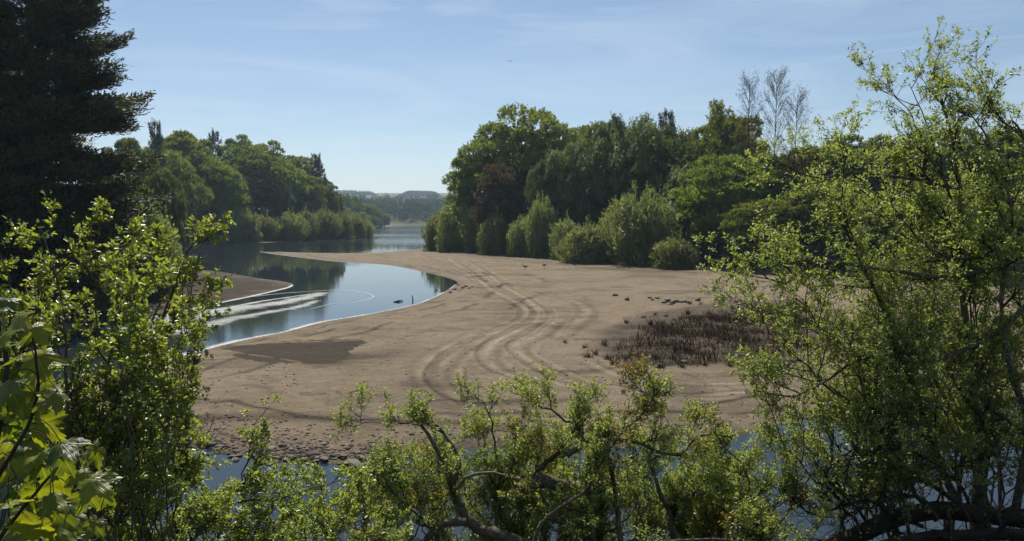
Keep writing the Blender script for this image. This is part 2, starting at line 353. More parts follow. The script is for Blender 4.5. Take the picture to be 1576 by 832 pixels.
def pine(seed, H, R, zb, nw, per, ncard, cs, kind, name, flatness=.12, taper=.9):
    r = np.random.default_rng(seed); V, Q, Rn, bp, br = [], [], [], [], []; off = 0
    lean = np.array([.01, .0])
    for i in range(nw):
        z = zb + (H - zb) * (i + .5 * r.random()) / nw; s = (z - zb) / (H - zb)
        for j in range(per):
            az = r.random() * 6.28; Lb = R * (1 - s ** 1.6 * taper) * (.55 + .5 * r.random()) + .25
            if s < .12: Lb *= .8
            d = np.array([math.cos(az), math.sin(az), 0]); perp = np.array([-d[1], d[0], 0]); up = .35 * s - .12 + .12 * r.normal()
            tt = np.linspace(0, 1, 6)[:, None]; b = np.array([0, 0, z]); path = b + d * tt * Lb + np.array([0, 0, 1]) * (up * tt + .10 * tt ** 3 - .0 * tt) * Lb
            bp.append(path); br.append((.012 * Lb + .01) * (1 - .8 * tt[:, 0]))
            m = int(ncard * Lb / R / (nw * per) * 1.7); t = .25 + .75 * r.random(m) ** .8
            # foliage gathered into pads along the limb
            pads = r.integers(0, max(2, int(Lb * 1.3)) + 1, m) / max(2, int(Lb * 1.3)); t = np.clip(t * .35 + .65 * (.25 + .75 * pads), 0, 1.03)
            lat = r.normal(size=m) * .16 * Lb * (1.1 - t * .6)
            p = b + d * (t * Lb)[:, None] + perp * lat[:, None]; p[:, 2] += up * t * Lb + .1 * t ** 3 * Lb + r.normal(size=m) * flatness * .9 + .15 * np.sin(pads * 20)
            A = d * .7 + perp * (lat * 2 / Lb)[:, None] + np.array([0, 0, .35]) + rdir(m, r) * .6
            v, q = cards(p, A, rdir(m, r) * .7 + [0, 0, 1], cs * (.6 + .8 * r.random(m)), cs * .36)
            V.append(v); Q.append(q + off); off += len(v); Rn.append(np.repeat(r.random(m), 4))
    K = 8; t = np.linspace(0, 1, K); tr = np.stack([0 * t, 0 * t, t * H], 1)
    tk = join([tubes([tr], [H * .016 * (1 - .9 * t) + .02], 8), tubes(bp, br, 4)])
    proto(kind, tk, (np.vstack(V), np.vstack(Q), np.concatenate(Rn)), M_BARKD, M_PINE, name, 'tree', R, H)
pine(60, 30, 9.5, 1.0, 38, 10, 300000, .36, 'bigpine', 'pine_tree', .13, .85)
pine(61, 18, 3.4, 3, 20, 5, 11000, .45, 'fir', 'conifer_tree', .15, .97)
pine(62, 18, 4.2, 6, 14, 5, 10000, .5, 'fir', 'conifer_tree', .3, .6)
def bare(seed, H=18, R=3.4):
    r = np.random.default_rng(seed); K = 8; t = np.linspace(0, 1, K)
    tr = np.stack([.25 * np.sin(t * 3 + seed), .2 * np.sin(t * 2), t * H], 1); ps = [tubes([tr], [.11 * (1 - .9 * t) + .012], 6)]
    bp, br, tp, tr_, ends = [], [], [], [], []
    for i in range(90):
        s = .3 + .68 * r.random(); b = np.array([.25 * np.sin(s * 3 + seed), .2 * np.sin(s * 2), s * H]); az = r.random() * 6.28; Lb = R * (1.15 - s) * (.6 + .6 * r.random()) + .35
        d = np.array([math.cos(az), math.sin(az), 1.3]); tt = np.linspace(0, 1, 5)[:, None]; path = b + d * tt * Lb + r.normal(size=(5, 3)) * .04 * tt
        bp.append(path); br.append(.022 * (1 - .75 * tt[:, 0]))
        for j in range(9):
            q = .2 + .8 * r.random(); bb = b + d * q * Lb; dd = nrm(d + rdir(1, r)[0] * 1.1); l = .35 + .5 * r.random(); tp.append(np.stack([bb, bb + dd * l * .5, bb + dd * l])); tr_.append([.011, .009, .006]); ends.append(bb + dd * l)
    ps += [tubes(bp, br, 4), tubes(tp, tr_, 3)]; ends = np.array(ends)
    v, q, rn = strands(np.repeat(ends, 2, 0), rdir(2 * len(ends), r), np.full(2 * len(ends), .35), 3, .06, .10, .06, r)
    proto('bare', join(ps), (v, q, rn), bark_mat('bare_bark%d' % seed, (.035, .022, .017), (.08, .05, .038)), M_BUDS, 'bare_birch', 'tree', R, H)
bare(70); bare(71)

FIRST = {}
def plant(kind, u, vtop, d, wpx, label, group=None, var=None, zoff=0.0, rot=None):
    x = (u - 788) / F * d; g = hz(x, d); lst = PROTO[kind]; i = int(rng.integers(len(lst))) if var is None else var
    tm, cm, name, cat, R, H = lst[i]; h = CAMZ + (V0 - vtop) / F * d - g
    if (kind, i) not in FIRST:
        t = thing(name, label, cat, group=group); obj('trunk', tm, t); obj('crown', cm, t); FIRST[(kind, i)] = t
    else: t = copy_thing(FIRST[(kind, i)], label, group)
    t.location = (x, d, g - .15 + zoff); sx = wpx / F * d / (2 * R); t.scale = (sx, sx * float(rng.uniform(.85, 1.1)), (h + .15) / H)
    t.rotation_euler = (0, 0, float(rng.uniform(0, 6.28)) if rot is None else rot); return t

# ---------------------------------------------------------------- terrain
def build_ground():
    th = np.concatenate([np.linspace(-180, -60, 30)[:-1], np.linspace(-60, -38, 60)[:-1], np.linspace(-38, 38, 900)[:-1], np.linspace(38, 60, 60)[:-1], np.linspace(60, 180, 31)[:-1]])
    th = np.radians(th)
    vv = np.linspace(900, 344.5, 640); rr = CAMZ * F / (vv - V0)
    r_near = np.linspace(.3, rr[0], 60)[:-1]; r_far = np.geomspace(rr[-1], 7000, 170)[1:]
    r = np.concatenate([r_near, rr, r_far]); R, T = np.meshgrid(r, th, indexing='ij'); X = R * np.sin(T); Y = R * np.cos(T)
    Z, sd, wat = Hmap(X, Y)
    near = (R < 260) & (R > 16)
    Xn, Yn = X[near], Y[near]
    light = np.zeros(Xn.shape); dark = np.zeros(Xn.shape); rut = np.zeros(Xn.shape)
    wob = vnoise(Xn * .8, Yn * .8, 21) * .35 + vnoise(Xn * 2.7, Yn * 2.7, 22) * .3
    def mark(px, hw, li=0, da=0, ru=0, z=.35, k=1.0):
        nonlocal light, dark, rut
        d = dline(Xn, Yn, smooth_line(GG(px, z), 5)) + wob * min(hw, .6); e = np.exp(-(d / hw) ** 2)
        light += li * e; dark += da * e; rut += ru * e
    TR = [
     [(690, 398), (720, 415), (752, 440), (780, 455), (803, 470), (811, 484), (795, 499), (745, 520), (705, 541), (682, 560), (672, 580), (690, 605), (730, 625)],
     [(712, 398), (742, 415), (775, 437), (808, 458), (828, 476), (822, 494), (785, 515), (757, 535), (748, 552), (770, 572), (822, 588), (900, 605)],
     [(853, 496), (825, 520), (800, 531), (797, 545), (822, 562), (875, 586), (950, 600), (1050, 607), (1160, 602), (1300, 590)],
     [(905, 560), (950, 580), (1010, 590), (1080, 592), (1160, 588)],
     [(650, 386), (690, 392), (740, 402), (820, 408), (900, 415), (1000, 424), (1170, 432)],
     [(640, 390), (665, 400), (700, 410), (730, 424)],
     [(662, 600), (650, 575), (660, 555), (700, 532), (730, 515)],
     [(790, 440), (830, 452), (880, 462), (905, 480), (880, 505), (860, 520)],
    ]
    for i, t in enumerate(TR):
        hw = .2 if i < 4 else .32
        mark(t, hw, 1.0 if i < 5 else .6, 0, .05)
        for q in ((-17, 24) if i < 3 else ()):
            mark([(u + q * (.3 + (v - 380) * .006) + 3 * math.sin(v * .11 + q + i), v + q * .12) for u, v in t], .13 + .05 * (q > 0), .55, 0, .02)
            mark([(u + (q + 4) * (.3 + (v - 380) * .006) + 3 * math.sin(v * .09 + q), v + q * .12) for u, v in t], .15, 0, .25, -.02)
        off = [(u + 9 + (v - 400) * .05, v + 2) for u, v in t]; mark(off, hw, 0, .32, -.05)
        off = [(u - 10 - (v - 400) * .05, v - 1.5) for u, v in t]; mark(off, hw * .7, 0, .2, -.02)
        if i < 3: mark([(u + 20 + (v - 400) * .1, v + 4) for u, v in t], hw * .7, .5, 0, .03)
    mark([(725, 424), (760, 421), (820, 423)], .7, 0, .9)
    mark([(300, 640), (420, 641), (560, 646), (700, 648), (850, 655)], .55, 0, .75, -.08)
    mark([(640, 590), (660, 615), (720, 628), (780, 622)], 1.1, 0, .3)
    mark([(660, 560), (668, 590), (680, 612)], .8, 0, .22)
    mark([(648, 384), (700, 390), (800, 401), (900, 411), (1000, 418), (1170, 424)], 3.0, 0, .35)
    pat = GG([(332, 532), (380, 524), (450, 525.5), (560, 524), (575, 530), (548, 548), (508, 566), (475, 564), (420, 551), (370, 541)], .3)  # outline of the shadow-shaped patch, painted dark into the mud colour
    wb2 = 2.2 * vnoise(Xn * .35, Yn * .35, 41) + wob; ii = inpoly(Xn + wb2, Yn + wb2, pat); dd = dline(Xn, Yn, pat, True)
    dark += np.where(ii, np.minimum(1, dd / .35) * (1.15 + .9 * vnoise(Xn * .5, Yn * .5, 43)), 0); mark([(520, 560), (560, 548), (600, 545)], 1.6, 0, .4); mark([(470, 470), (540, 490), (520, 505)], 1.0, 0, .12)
    reed = GG([(885, 540), (930, 505), (1000, 480), (1100, 465), (1250, 460), (1300, 540), (1200, 565), (1060, 572), (960, 568)], .35)
    ii = inpoly(Xn + wob * 3, Yn + wob * 3, reed); dd = dline(Xn, Yn, reed, True); dark += np.where(ii, np.minimum(1, dd / 1.5) * .7, 0)
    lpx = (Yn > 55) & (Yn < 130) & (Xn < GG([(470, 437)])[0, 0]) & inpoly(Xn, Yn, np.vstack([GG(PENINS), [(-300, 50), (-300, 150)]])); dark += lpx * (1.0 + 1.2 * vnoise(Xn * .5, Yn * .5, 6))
    sn = sd[near]
    for c, wd_, k_ in ((1.4, .16, .5), (3.1, .22, .55), (6.2, .3, .45), (10.5, .35, .35)):
        nn_ = 2.2 * vnoise(Xn * .12, Yn * .12, c) + .8 * vnoise(Xn * .7, Yn * .7, c + 1)
        dark += k_ * np.exp(-((sn - c + nn_) / wd_) ** 2) * sstep(-.12, .25, vnoise(Xn * .3, Yn * .3, c + 2)) * 1.6
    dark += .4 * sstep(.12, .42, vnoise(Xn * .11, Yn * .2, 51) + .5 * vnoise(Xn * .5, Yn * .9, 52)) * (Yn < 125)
    Zs = Z[near]; wt = wat[near]; Zs += np.where(wt, 0, rut * .22 * (1 + 1.4 * vnoise(Xn * 1.1, Yn * 1.1, 4)) + .03 * vnoise(Xn * 2.3, Yn * .9, 31) * sstep(0, 4, sd[near])); Z[near] = Zs
    A = {k: np.zeros(Z.shape) for k in ('light', 'dark', 'wet', 'wood', 'field', 'sd')}
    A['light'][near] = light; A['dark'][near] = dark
    A['wet'] = np.exp(-np.clip(sd, 0, None) / np.clip(R * .006, .12, 2.0)) ; A['wet'][wat] = 1
    A['sd'] = sd
    wood = np.zeros(Z.shape)
    for poly, e in ((LW, 2), (LP, 3), (RW, 2)):
        i = inpoly(X + 1.5 * vnoise(X * .4, Y * .4, 3), Y, poly); d = dline(X, Y, poly, True); wood = np.maximum(wood, np.where(i, np.clip(d / e, 0, 1), 0))
    i = inpoly(X, Y, NB); wood = np.where(i, 1, wood); wood = np.where((R > 430) & (sd > 3), 1, wood); A['wood'] = wood
    A['field'] = sstep(850, 1300, R)
    A['near'] = i.astype(float)
    nr, nt_ = Z.shape; idx = np.arange(nr * nt_).reshape(nr, nt_); nx = np.roll(idx, -1, 1)
    Q = np.stack([idx[:-1], nx[:-1], nx[1:], idx[1:]], -1).reshape(-1, 4)[:, ::-1]
    V = np.stack([X, Y, Z], -1).reshape(-1, 3)
    # centre cap
    c = len(V); V = np.vstack([V, [[0, 0, Z[0].mean()]]]); ring = idx[0]
    cap = np.stack([np.full(nt_ // 2, c), ring[0::2][:nt_ // 2], ring[1::2][:nt_ // 2], np.roll(ring, -2)[0::2][:nt_ // 2]], 1)[:, ::-1]
    Q = np.vstack([Q, cap]); A = {k: np.append(a.ravel(), 0) for k, a in A.items()}; A['near'][-1] = 1; A['wood'][-1] = 1
    b = MB('exposed_mud'); p = b.pos()
    big = b.noise(.07, 6, .6, p); med = b.noise(.9, 7, .7, p); fine = b.noise(9, 6, .7, p)
    mpv = b.n('ShaderNodeMapping'); mpv.inputs['Scale'].default_value = (.25, 1.6, 1); b.l(p, mpv.inputs[0]); st = b.noise(.8, 6, .65, mpv.outputs[0], .6)
    col = b.mix(b.ramp(big, .35, .65), (.116, .092, .064), (.200, .163, .115))
    col = b.mix(b.math('MULTIPLY', b.ramp(st, .48, .62), .7), col, (.062, .045, .031))
    col = b.mix(b.math('MULTIPLY', b.ramp(med, .5, .62), .65), col, (.205, .158, .105))
    col = b.mix(b.math('MULTIPLY', b.ramp(fine, .5, .6), .6), col, (.052, .037, .026))
    mid = b.noise(.23, 6, .65, p, .5); col = b.mix(b.math('MULTIPLY', b.ramp(mid, .5, .62), .6), col, (.062, .043, .028)); col = b.mix(b.math('MULTIPLY', b.ramp(mid, .46, .34), .5), col, (.20, .155, .102))
    crust = b.ramp(b.noise(2.6, 8, .8, p, .8), .52, .6); col = b.mix(b.math('MULTIPLY', crust, .45), col, (.25, .205, .145))
    # drying rings left by the falling water
    w_ = b.math('SINE', b.math('ADD', b.math('MULTIPLY', b.attr('sd'), 1.7), b.math('MULTIPLY', st, 9.0)))
    col = b.mix(b.math('MULTIPLY', b.ramp(w_, .2, 1.0), .22), col, (.19, .15, .105))
    brk = b.ramp(b.noise(.5, 6, .75, p), .38, .62); li = b.math('MULTIPLY', b.math('MULTIPLY', b.attr('light'), brk), b.math('ADD', b.math('MULTIPLY', med, 1.2), .2)); li = b.math('MINIMUM', li, .85)
    col = b.mix(li, col, (.30, .245, .17))
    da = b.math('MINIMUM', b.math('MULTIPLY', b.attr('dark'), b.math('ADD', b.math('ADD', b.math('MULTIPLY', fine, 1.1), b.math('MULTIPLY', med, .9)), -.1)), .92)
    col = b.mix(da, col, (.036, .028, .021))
    # scattered dark crumbs and stones
    vo = b.n('ShaderNodeTexVoronoi'); vo.inputs['Scale'].default_value = 1.1; b.l(p, vo.inputs[0])
    cr = b.math('MULTIPLY', b.math('LESS_THAN', vo.outputs['Distance'], .13), b.math('GREATER_THAN', med, .47)); col = b.mix(b.math('MULTIPLY', cr, .7), col, (.06, .045, .035))
    col = b.mix(b.math('MULTIPLY', b.attr('wet'), .85), col, (.050, .040, .031))
    litter = b.mix(b.ramp(med, .4, .6), (.035, .028, .016), (.06, .06, .025)); litter = b.mix(b.ramp(fine, .5, .62), litter, (.045, .065, .02))
    col = b.mix(b.attr('wood'), col, litter)
    fn = b.n('ShaderNodeTexVoronoi'); fn.inputs['Scale'].default_value = .0045; b.l(p, fn.inputs[0])
    fcol = b.mix(b.ramp(fn.outputs['Color'], .3, .7), (.10, .145, .05), (.15, .13, .08)); fcol = b.mix(b.ramp(b.noise(.02, 5, vec=p), .45, .6), fcol, (.08, .11, .045))
    col = b.mix(b.attr('field'), col, fcol)
    rough = b.math('SUBTRACT', .97, b.math('MULTIPLY', b.attr('wet'), .35))
    hh = b.math('ADD', b.math('MULTIPLY', med, 1.0), b.math('ADD', b.math('MULTIPLY', fine, .35), b.math('MULTIPLY', b.noise(38, 3, .6, p), .12)))
    bm = b.bump(hh, .9, .22)
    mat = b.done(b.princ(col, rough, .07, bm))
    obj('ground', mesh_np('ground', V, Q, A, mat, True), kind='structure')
build_ground()

# ---------------------------------------------------------------- water
def build_water():
    b = MB('lake_water'); p = b.pos(); mpv = b.n('ShaderNodeMapping'); mpv.inputs['Scale'].default_value = (.55, 1.5, 1); b.l(p, mpv.inputs[0])
    n1 = b.noise(3.2, 4, .5, mpv.outputs[0]); n2 = b.noise(.25, 3, .5, mpv.outputs[0])
    patch = b.ramp(b.noise(.018, 3, .5, mpv.outputs[0]), .42, .6)
    sx = b.n('ShaderNodeSeparateXYZ'); b.l(p, sx.inputs[0]); mr = b.n('ShaderNodeMapRange'); b.l(sx.outputs[1], mr.inputs[0]); mr.inputs[1].default_value = 190; mr.inputs[2].default_value = 300; open_ = mr.outputs[0]
    nm = b.bump(b.math('ADD', b.math('MULTIPLY', n1, b.math('ADD', b.math('MULTIPLY', patch, .9), b.math('ADD', .10, b.math('MULTIPLY', open_, 1.3)))), b.math('MULTIPLY', n2, .4)), .10, .05)
    ro = b.math('ADD', b.math('MULTIPLY', patch, .05), b.math('ADD', .015, b.math('MULTIPLY', open_, .06)))
    m = b.done(b.princ((.016, .024, .03), ro, .5, nm, 1.333))
    s = 1700; V = [(-s, -40, 0), (s, -40, 0), (s, 1500, 0), (-s, 1500, 0)]
    obj('lake_water', mesh_np('lake_water', V, [(0, 1, 2, 3)], None, m), kind='structure')
build_water()
FOAM = None
def foam_mat():
    b = MB('pale_scum'); p = b.pos(); mpf = b.n('ShaderNodeMapping'); mpf.inputs['Scale'].default_value = (.5, 1.7, 1); mpf.inputs['Rotation'].default_value = (0, 0, -.35); b.l(p, mpf.inputs[0]); n = b.noise(2.2, 10, .85, mpf.outputs[0], 2.2)
    a = b.math('MULTIPLY', b.attr('dens'), 1.0); th = b.ramp(b.math('ADD', b.math('MULTIPLY', n, 2.2), b.math('SUBTRACT', a, 1.5)), .28, .72)
    tr = b.n('ShaderNodeBsdfTransparent'); ms = b.n('ShaderNodeMixShader'); b.l(th, ms.inputs[0]); b.l(tr.outputs[0], ms.inputs[1])
    b.l(b.princ(b.mix(n, (.10, .10, .09), (.46, .46, .44)), .6, .4), ms.inputs[2]); return b.done(ms.outputs[0])
FOAM = foam_mat()
def ribbon(name, px, w0, w1, dens, side=0.0, z=.008, edge=0.0):
    """floating strip following a traced line on the water; side shifts it off the line"""
    c = smooth_line(GG(px), 8); T = np.gradient(c, axis=0); T = T / (np.linalg.norm(T, axis=1, keepdims=True) + 1e-9); Nn = np.stack([-T[:, 1], T[:, 0]], 1)
    n = len(c); t = np.linspace(0, 1, n); wd = (w0 + (w1 - w0) * t) * (.75 + .5 * hash2(np.floor(t * 23), t * 0, 3)); K = 7; V, D = [], []
    for k in range(K):
        s = k / (K - 1) * 2 - 1; off = (s + side) * wd * .5; V.append(np.column_stack([c + Nn * off[:, None], np.full(n, z)])); D.append(np.full(n, dens * (1 - abs(s) ** 2 * (1 - edge))) * np.minimum(1, np.minimum(t, 1 - t) * 12 + .2))
    V = np.array(V); D = np.array(D); idx = np.arange(K * n).reshape(K, n); Q = np.stack([idx[:-1, :-1], idx[:-1, 1:], idx[1:, 1:], idx[1:, :-1]], -1).reshape(-1, 4)
    return V.reshape(-1, 3), Q, D.ravel()
def foam_obj(name, ribs):
    V, Q, D, o = [], [], [], 0
    for i, (v, q, d) in enumerate(ribs): v = v.copy(); v[:, 2] += .004 * i; V.append(v); Q.append(q + o); D.append(d); o += len(v)
    obj(name, mesh_np(name, np.vstack(V), np.vstack(Q), {'dens': np.concatenate(D)}, FOAM), kind='stuff')
foam_obj('shore_foam', [
    ribbon('a', [(230, 573), (290, 549), (340, 534), (390, 522), (440, 512), (500, 496), (560, 486), (620, 474), (650, 466), (675, 455), (693, 445), (704, 435)], 2.6, .3, 1.17, .25),
    ribbon('b', [(560, 486), (620, 474), (650, 466), (675, 455), (693, 445), (704, 435)], .6, .35, 1.0, .2),
    ribbon('c', [(398, 387.5), (430, 392), (480, 398), (520, 402.5), (580, 406), (620, 411.5), (660, 420.5)], .9, .4, .95, 0),
    ribbon('d', [(410, 387), (480, 389), (560, 389.3), (620, 385.6)], 1.4, 1.0, 1.0, 0),
    ribbon('e', [(451, 437), (445, 442), (420, 448.5), (380, 457.5), (330, 468), (280, 480), (200, 494)], .8, 1.2, 1.15, -.1),
    ribbon('f', [(562, 704), (600, 706), (640, 700)], .25, .2, 1.1, 0),
])
foam_obj('floating_scum', [
    ribbon('a', [(140, 512), (220, 500), (290, 488), (360, 475), (430, 466), (480, 455), (505, 448)], 11.5, 3.2, .98),
    ribbon('b', [(170, 524), (240, 515), (300, 505), (350, 492), (420, 479), (460, 472), (500, 458)], 6.0, 2.2, .94),
    ribbon('c', [(300, 471), (350, 462), (400, 455), (450, 450), (520, 446.5), (555, 449), (574, 455), (566, 461), (540, 466), (505, 468)], .9, .35, .98),
    ribbon('d', [(250, 494), (330, 478), (400, 464), (440, 458), (500, 449)], 2.2, .8, 1.0),
    ribbon('e', [(470, 478), (500, 470), (530, 464), (556, 459)], .8, .3, .85),
])

# ---------------------------------------------------------------- woods
LWG, RWG = 'trees of the wood on the left shore', 'trees of the wooded point on the right'
plant('bigpine', 60, -150, 62, 405, 'huge dark pine towering over the left bank, its top above the frame', rot=1.1)
plant('oak', -40, -30, 75, 170, 'tall leafy tree just behind the huge dark pine at the left edge', var=0)
left = [ # kind, u, vtop, d, width, label
 ('fir', 244, 192, 215, 38, 'dark pine tip on the skyline nearest the huge pine'),
 ('oak', 205, 205, 180, 80, 'yellow-green tree touching the right flank of the huge pine'),
 ('oak', 282, 195, 250, 84, 'broad pale crown on the skyline between two dark conifer tips'),
 ('fir', 336, 206, 260, 34, 'spiky dark conifer on the skyline left of the middle of the left wood'),
 ('beech', 372, 211, 285, 66, 'rounded crown on the skyline right of the spiky conifer'),
 ('oak', 412, 220, 290, 60, 'smooth topped tree where the left skyline begins to drop'),
 ('oak', 458, 236, 290, 52, 'flat topped pale tree on the lower skyline of the left wood'),
 ('fir', 488, 240, 275, 30, 'dark conifer standing at the outer tip of the left wood'),
 ('fir', 498, 256, 262, 26, 'smaller dark conifer just below the outermost conifer'),
 ('beech', 262, 234, 205, 68, 'dark domed tree below the broad pale crown'),
 ('beech', 305, 226, 232, 72, 'lit domed tree in the upper middle of the left wood'),
 ('beech', 338, 246, 226, 66, 'round crowned tree hanging over the shore shrubs, mid left wood'),
 ('beech', 395, 226, 248, 82, 'largest dense dark beech in the right half of the left wood'),
 ('beech', 440, 252, 250, 62, 'dark domed beech beside the largest one'),
 ('beech', 474, 264, 250, 52, 'small domed tree over the end of the shore shrubs'),
 ('oak', 232, 246, 170, 74, 'olive tree on the slope under the pine tip'),
 ('beech', 286, 262, 205, 56, 'low dark tree under the lit domed tree'),
 ('oak', 322, 282, 212, 50, 'small pale tree just above the shore shrubs'),
 ('birch', 362, 268, 232, 40, 'slim feathery tree between two domed crowns'),
 ('birch', 436, 284, 236, 36, 'slender light green tree behind the shore shrubs'),
 ('oak', 502, 276, 262, 34, 'yellowish tree at the very end of the left wood'),
 ('oak', 515, 294, 268, 26, 'little sunlit tree last before the open lake'),
 ('birch', 466, 288, 246, 34, 'thin upright tree above the right part of the shrubs'),
 ('oak', 262, 290, 165, 64, 'mid green tree low on the near slope of the left wood'),
]
def shore_d(u): return CAMZ * F / (np.interp(u, [180, 310, 440, 500, 560, 586], [385, 375.5, 371.2, 368.5, 365.5, 362.5]) - V0)
for k, u, v, d, wd, lb in left:
    d = float(shore_d(u)) + max(12, (d - 215) * .8 + 8)
    plant(k, u, v, d, wd * (1 if k == 'fir' else 1.22), lb, LWG)
for i, (u, v, d, wd) in enumerate([(300, 240, 330, 90), (350, 246, 350, 90), (420, 250, 350, 90), (470, 262, 350, 70), (240, 240, 300, 90), (180, 230, 260, 90)]):
    plant('beech', u, v, d, wd, 'broadleaf tree filling the shaded depth behind the front rank of the left wood', LWG)
shrubs_l = [(325, 318, 226, 46, 'olive shrub nearest the left bush on the left shore'), (352, 313, 232, 50, 'tall olive shrub at the left end of the shore row'), (380, 316, 228, 50, 'rounded olive shrub third along the left shore'),
 (408, 326, 222, 44, 'low dark shrub standing out at the water on the left shore'), (428, 334, 226, 34, 'smallest shrub at the gap in the left shore row'), (448, 320, 244, 46, 'olive shrub just right of the gap in the shore row'),
 (472, 314, 246, 48, 'tall grey green shrub in the right group on the left shore'), (500, 315, 250, 50, 'broad pale shrub in the middle of the right shore group'), (524, 318, 256, 44, 'shrub with a dark base near the headland tip'),
 (545, 324, 262, 40, 'rounded shrub second from the headland tip'), (560, 333, 270, 30, 'last low shrub on the headland tip of the left shore')]
for u, v, d, wd, lb in shrubs_l: plant('willow', u, v, float(shore_d(u)) + 5 + (d % 4), wd * 1.3, lb, 'willow shrubs along the left shore')
nearl = [('oak', 175, 262, 78, 130, 'olive green tree low in front of the huge pine'), ('willow', 235, 292, 74, 120, 'grey green shrub right below the huge pine, behind the near bush'),
 ('willow', 60, 258, 66, 150, 'dark shrub under the huge pine on the left bank'), ('oak', -10, 215, 60, 140, 'half hidden leafy tree at the left frame edge below the pine'),
 ('willow', 140, 318, 62, 130, 'dusky shrub on the bank between the pine and the water'), ('birch', 250, 262, 120, 70, 'feathery tree between the pine and the left wood')]
for k, u, v, d, wd, lb in nearl: plant(k, u, v, d, wd, lb, None)
right = [
 ('beech', 800, 169, 178, 178, 0, 'great domed beech at the left end of the wooded point'),
 ('beech', 742, 232, 178, 86, 1, 'lower left flank tree leaning out from the great beech'),
 ('beech', 858, 190, 182, 90, 2, 'sunlit yellow-green crown touching the great beech on its right'),
 ('beech', 925, 181, 195, 124, 1, 'broad pale crown on the skyline behind the weeping trees'),
 ('copper', 768, 248, 160, 60, 0, 'bronze leaved tree in front of the great beech'),
 ('birch', 842, 244, 152, 50, 0, 'grey green feathery tree at the foot of the great beech'),
 ('birch', 890, 216, 150, 90, 1, 'dark weeping birch left of the centre of the point'),
 ('birch', 945, 196, 146, 106, 0, 'large weeping birch above the big round willow'),
 ('birch', 1005, 189, 140, 112, 1, 'tallest weeping birch, right of the big round willow'),
 ('fir', 1022, 177, 175, 44, 1, 'dark pine tip poking out behind the tallest weeping birch'),
 ('birch', 1062, 215, 145, 84, 0, 'deep green weeping tree under the skyline dip'),
 ('birch', 1066, 258, 127, 84, 1, 'shadowed tree hanging over the mud right of the big willow'),
 ('oak', 1112, 172, 140, 100, 2, 'open leafy tree beside the bare birches'),
 ('loose', 1108, 160, 132, 66, 0, 'loose airy tree with sky showing through, left of the bare birches'),
 ('beech', 1115, 240, 117, 110, 0, 'dark low tree under the bare birches'),
 ('bare', 1146, 126, 124, 66, 0, 'left of three leafless birches on the skyline'),
 ('bare', 1186, 118, 120, 74, 1, 'tallest leafless birch, middle of the three'),
 ('bare', 1222, 150, 116, 76, 0, 'right of three leafless birches, shorter and reddish'),
 ('birch', 1150, 218, 128, 70, 1, 'brownish thin tree behind the bare birches'),
 ('oak', 1178, 238, 118, 80, 1, 'dim tree at the foot of the tallest bare birch'),
 ('oak', 1235, 222, 124, 100, 2, 'tree on the skyline just right of the bare birches'),
 ('beech', 1180, 300, 106, 110, 1, 'low dark tree overhanging the far right mud'),
 ('beech', 1290, 212, 128, 120, 2, 'round crown seen through the gap left of the tall right shoots'),
 ('oak', 1265, 270, 105, 110, 0, 'bushy tree behind the left edge of the near right tree'),
 ('oak', 1360, 214, 122, 110, 1, 'mid green tree behind the near right tree'),
 ('beech', 1440, 200, 118, 130, 0, 'dark rounded crown behind the tall right shoots'),
 ('oak', 1370, 300, 96, 120, 2, 'lower tree seen through the near right tree'),
 ('beech', 1480, 280, 92, 140, 1, 'dark tree deep behind the near right tree'),
 ('oak', 1545, 192, 112, 120, 0, 'tree on the skyline at the right frame edge'),
 ('oak', 1650, 210, 95, 160, 1, 'tree cut by the right frame edge'),
]
for k, u, v, d, wd, var, lb in right: plant(k, u, v, d, wd * (1 if k in ('fir', 'bare') or wd > 150 else 1.25), lb, RWG, var)
for i, (u, v, d, wd) in enumerate([(850, 240, 190, 90), (990, 230, 170, 100), (1060, 240, 160, 90), (1120, 240, 150, 90), (920, 250, 175, 90)]):
    plant('beech', u, v, d, wd, 'broadleaf tree filling the shaded depth behind the front rank of the right point', RWG)
shrubs_r = [(672, 326, 180, 44, 'leftmost low shrub where the point meets the lake'), (700, 300, 174, 66, 'tall feathery shrub second from the lake end of the point'), (735, 312, 168, 50, 'shrub in shade under the beech flank'),
 (764, 322, 158, 48, 'small round shrub below the bronze leaved tree'), (802, 332, 151, 44, 'low olive shrub between the bronze tree and the grey green tree'), (832, 296, 148, 50, 'tall grey shrub at the foot of the great beech'),
 (872, 328, 138, 54, 'pale shrub left of the big round willow'), (905, 336, 130, 84, 'spreading pale willow at the foot of the big round one'), (1040, 362, 115, 60, 'low shrub at the right foot of the big round willow'),
 (700, 350, 172, 40, 'dark low shrub on the mud edge under the tall feathery one')]
for u, v, d, wd, lb in shrubs_r: plant('willow', u, v - 4, d - 5, wd * 1.45, lb, 'willow shrubs at the edge of the right point')
plant('willow', 985, 276, 121, 175, 'big round pale willow standing forward on the mud edge of the right point', None, 0)
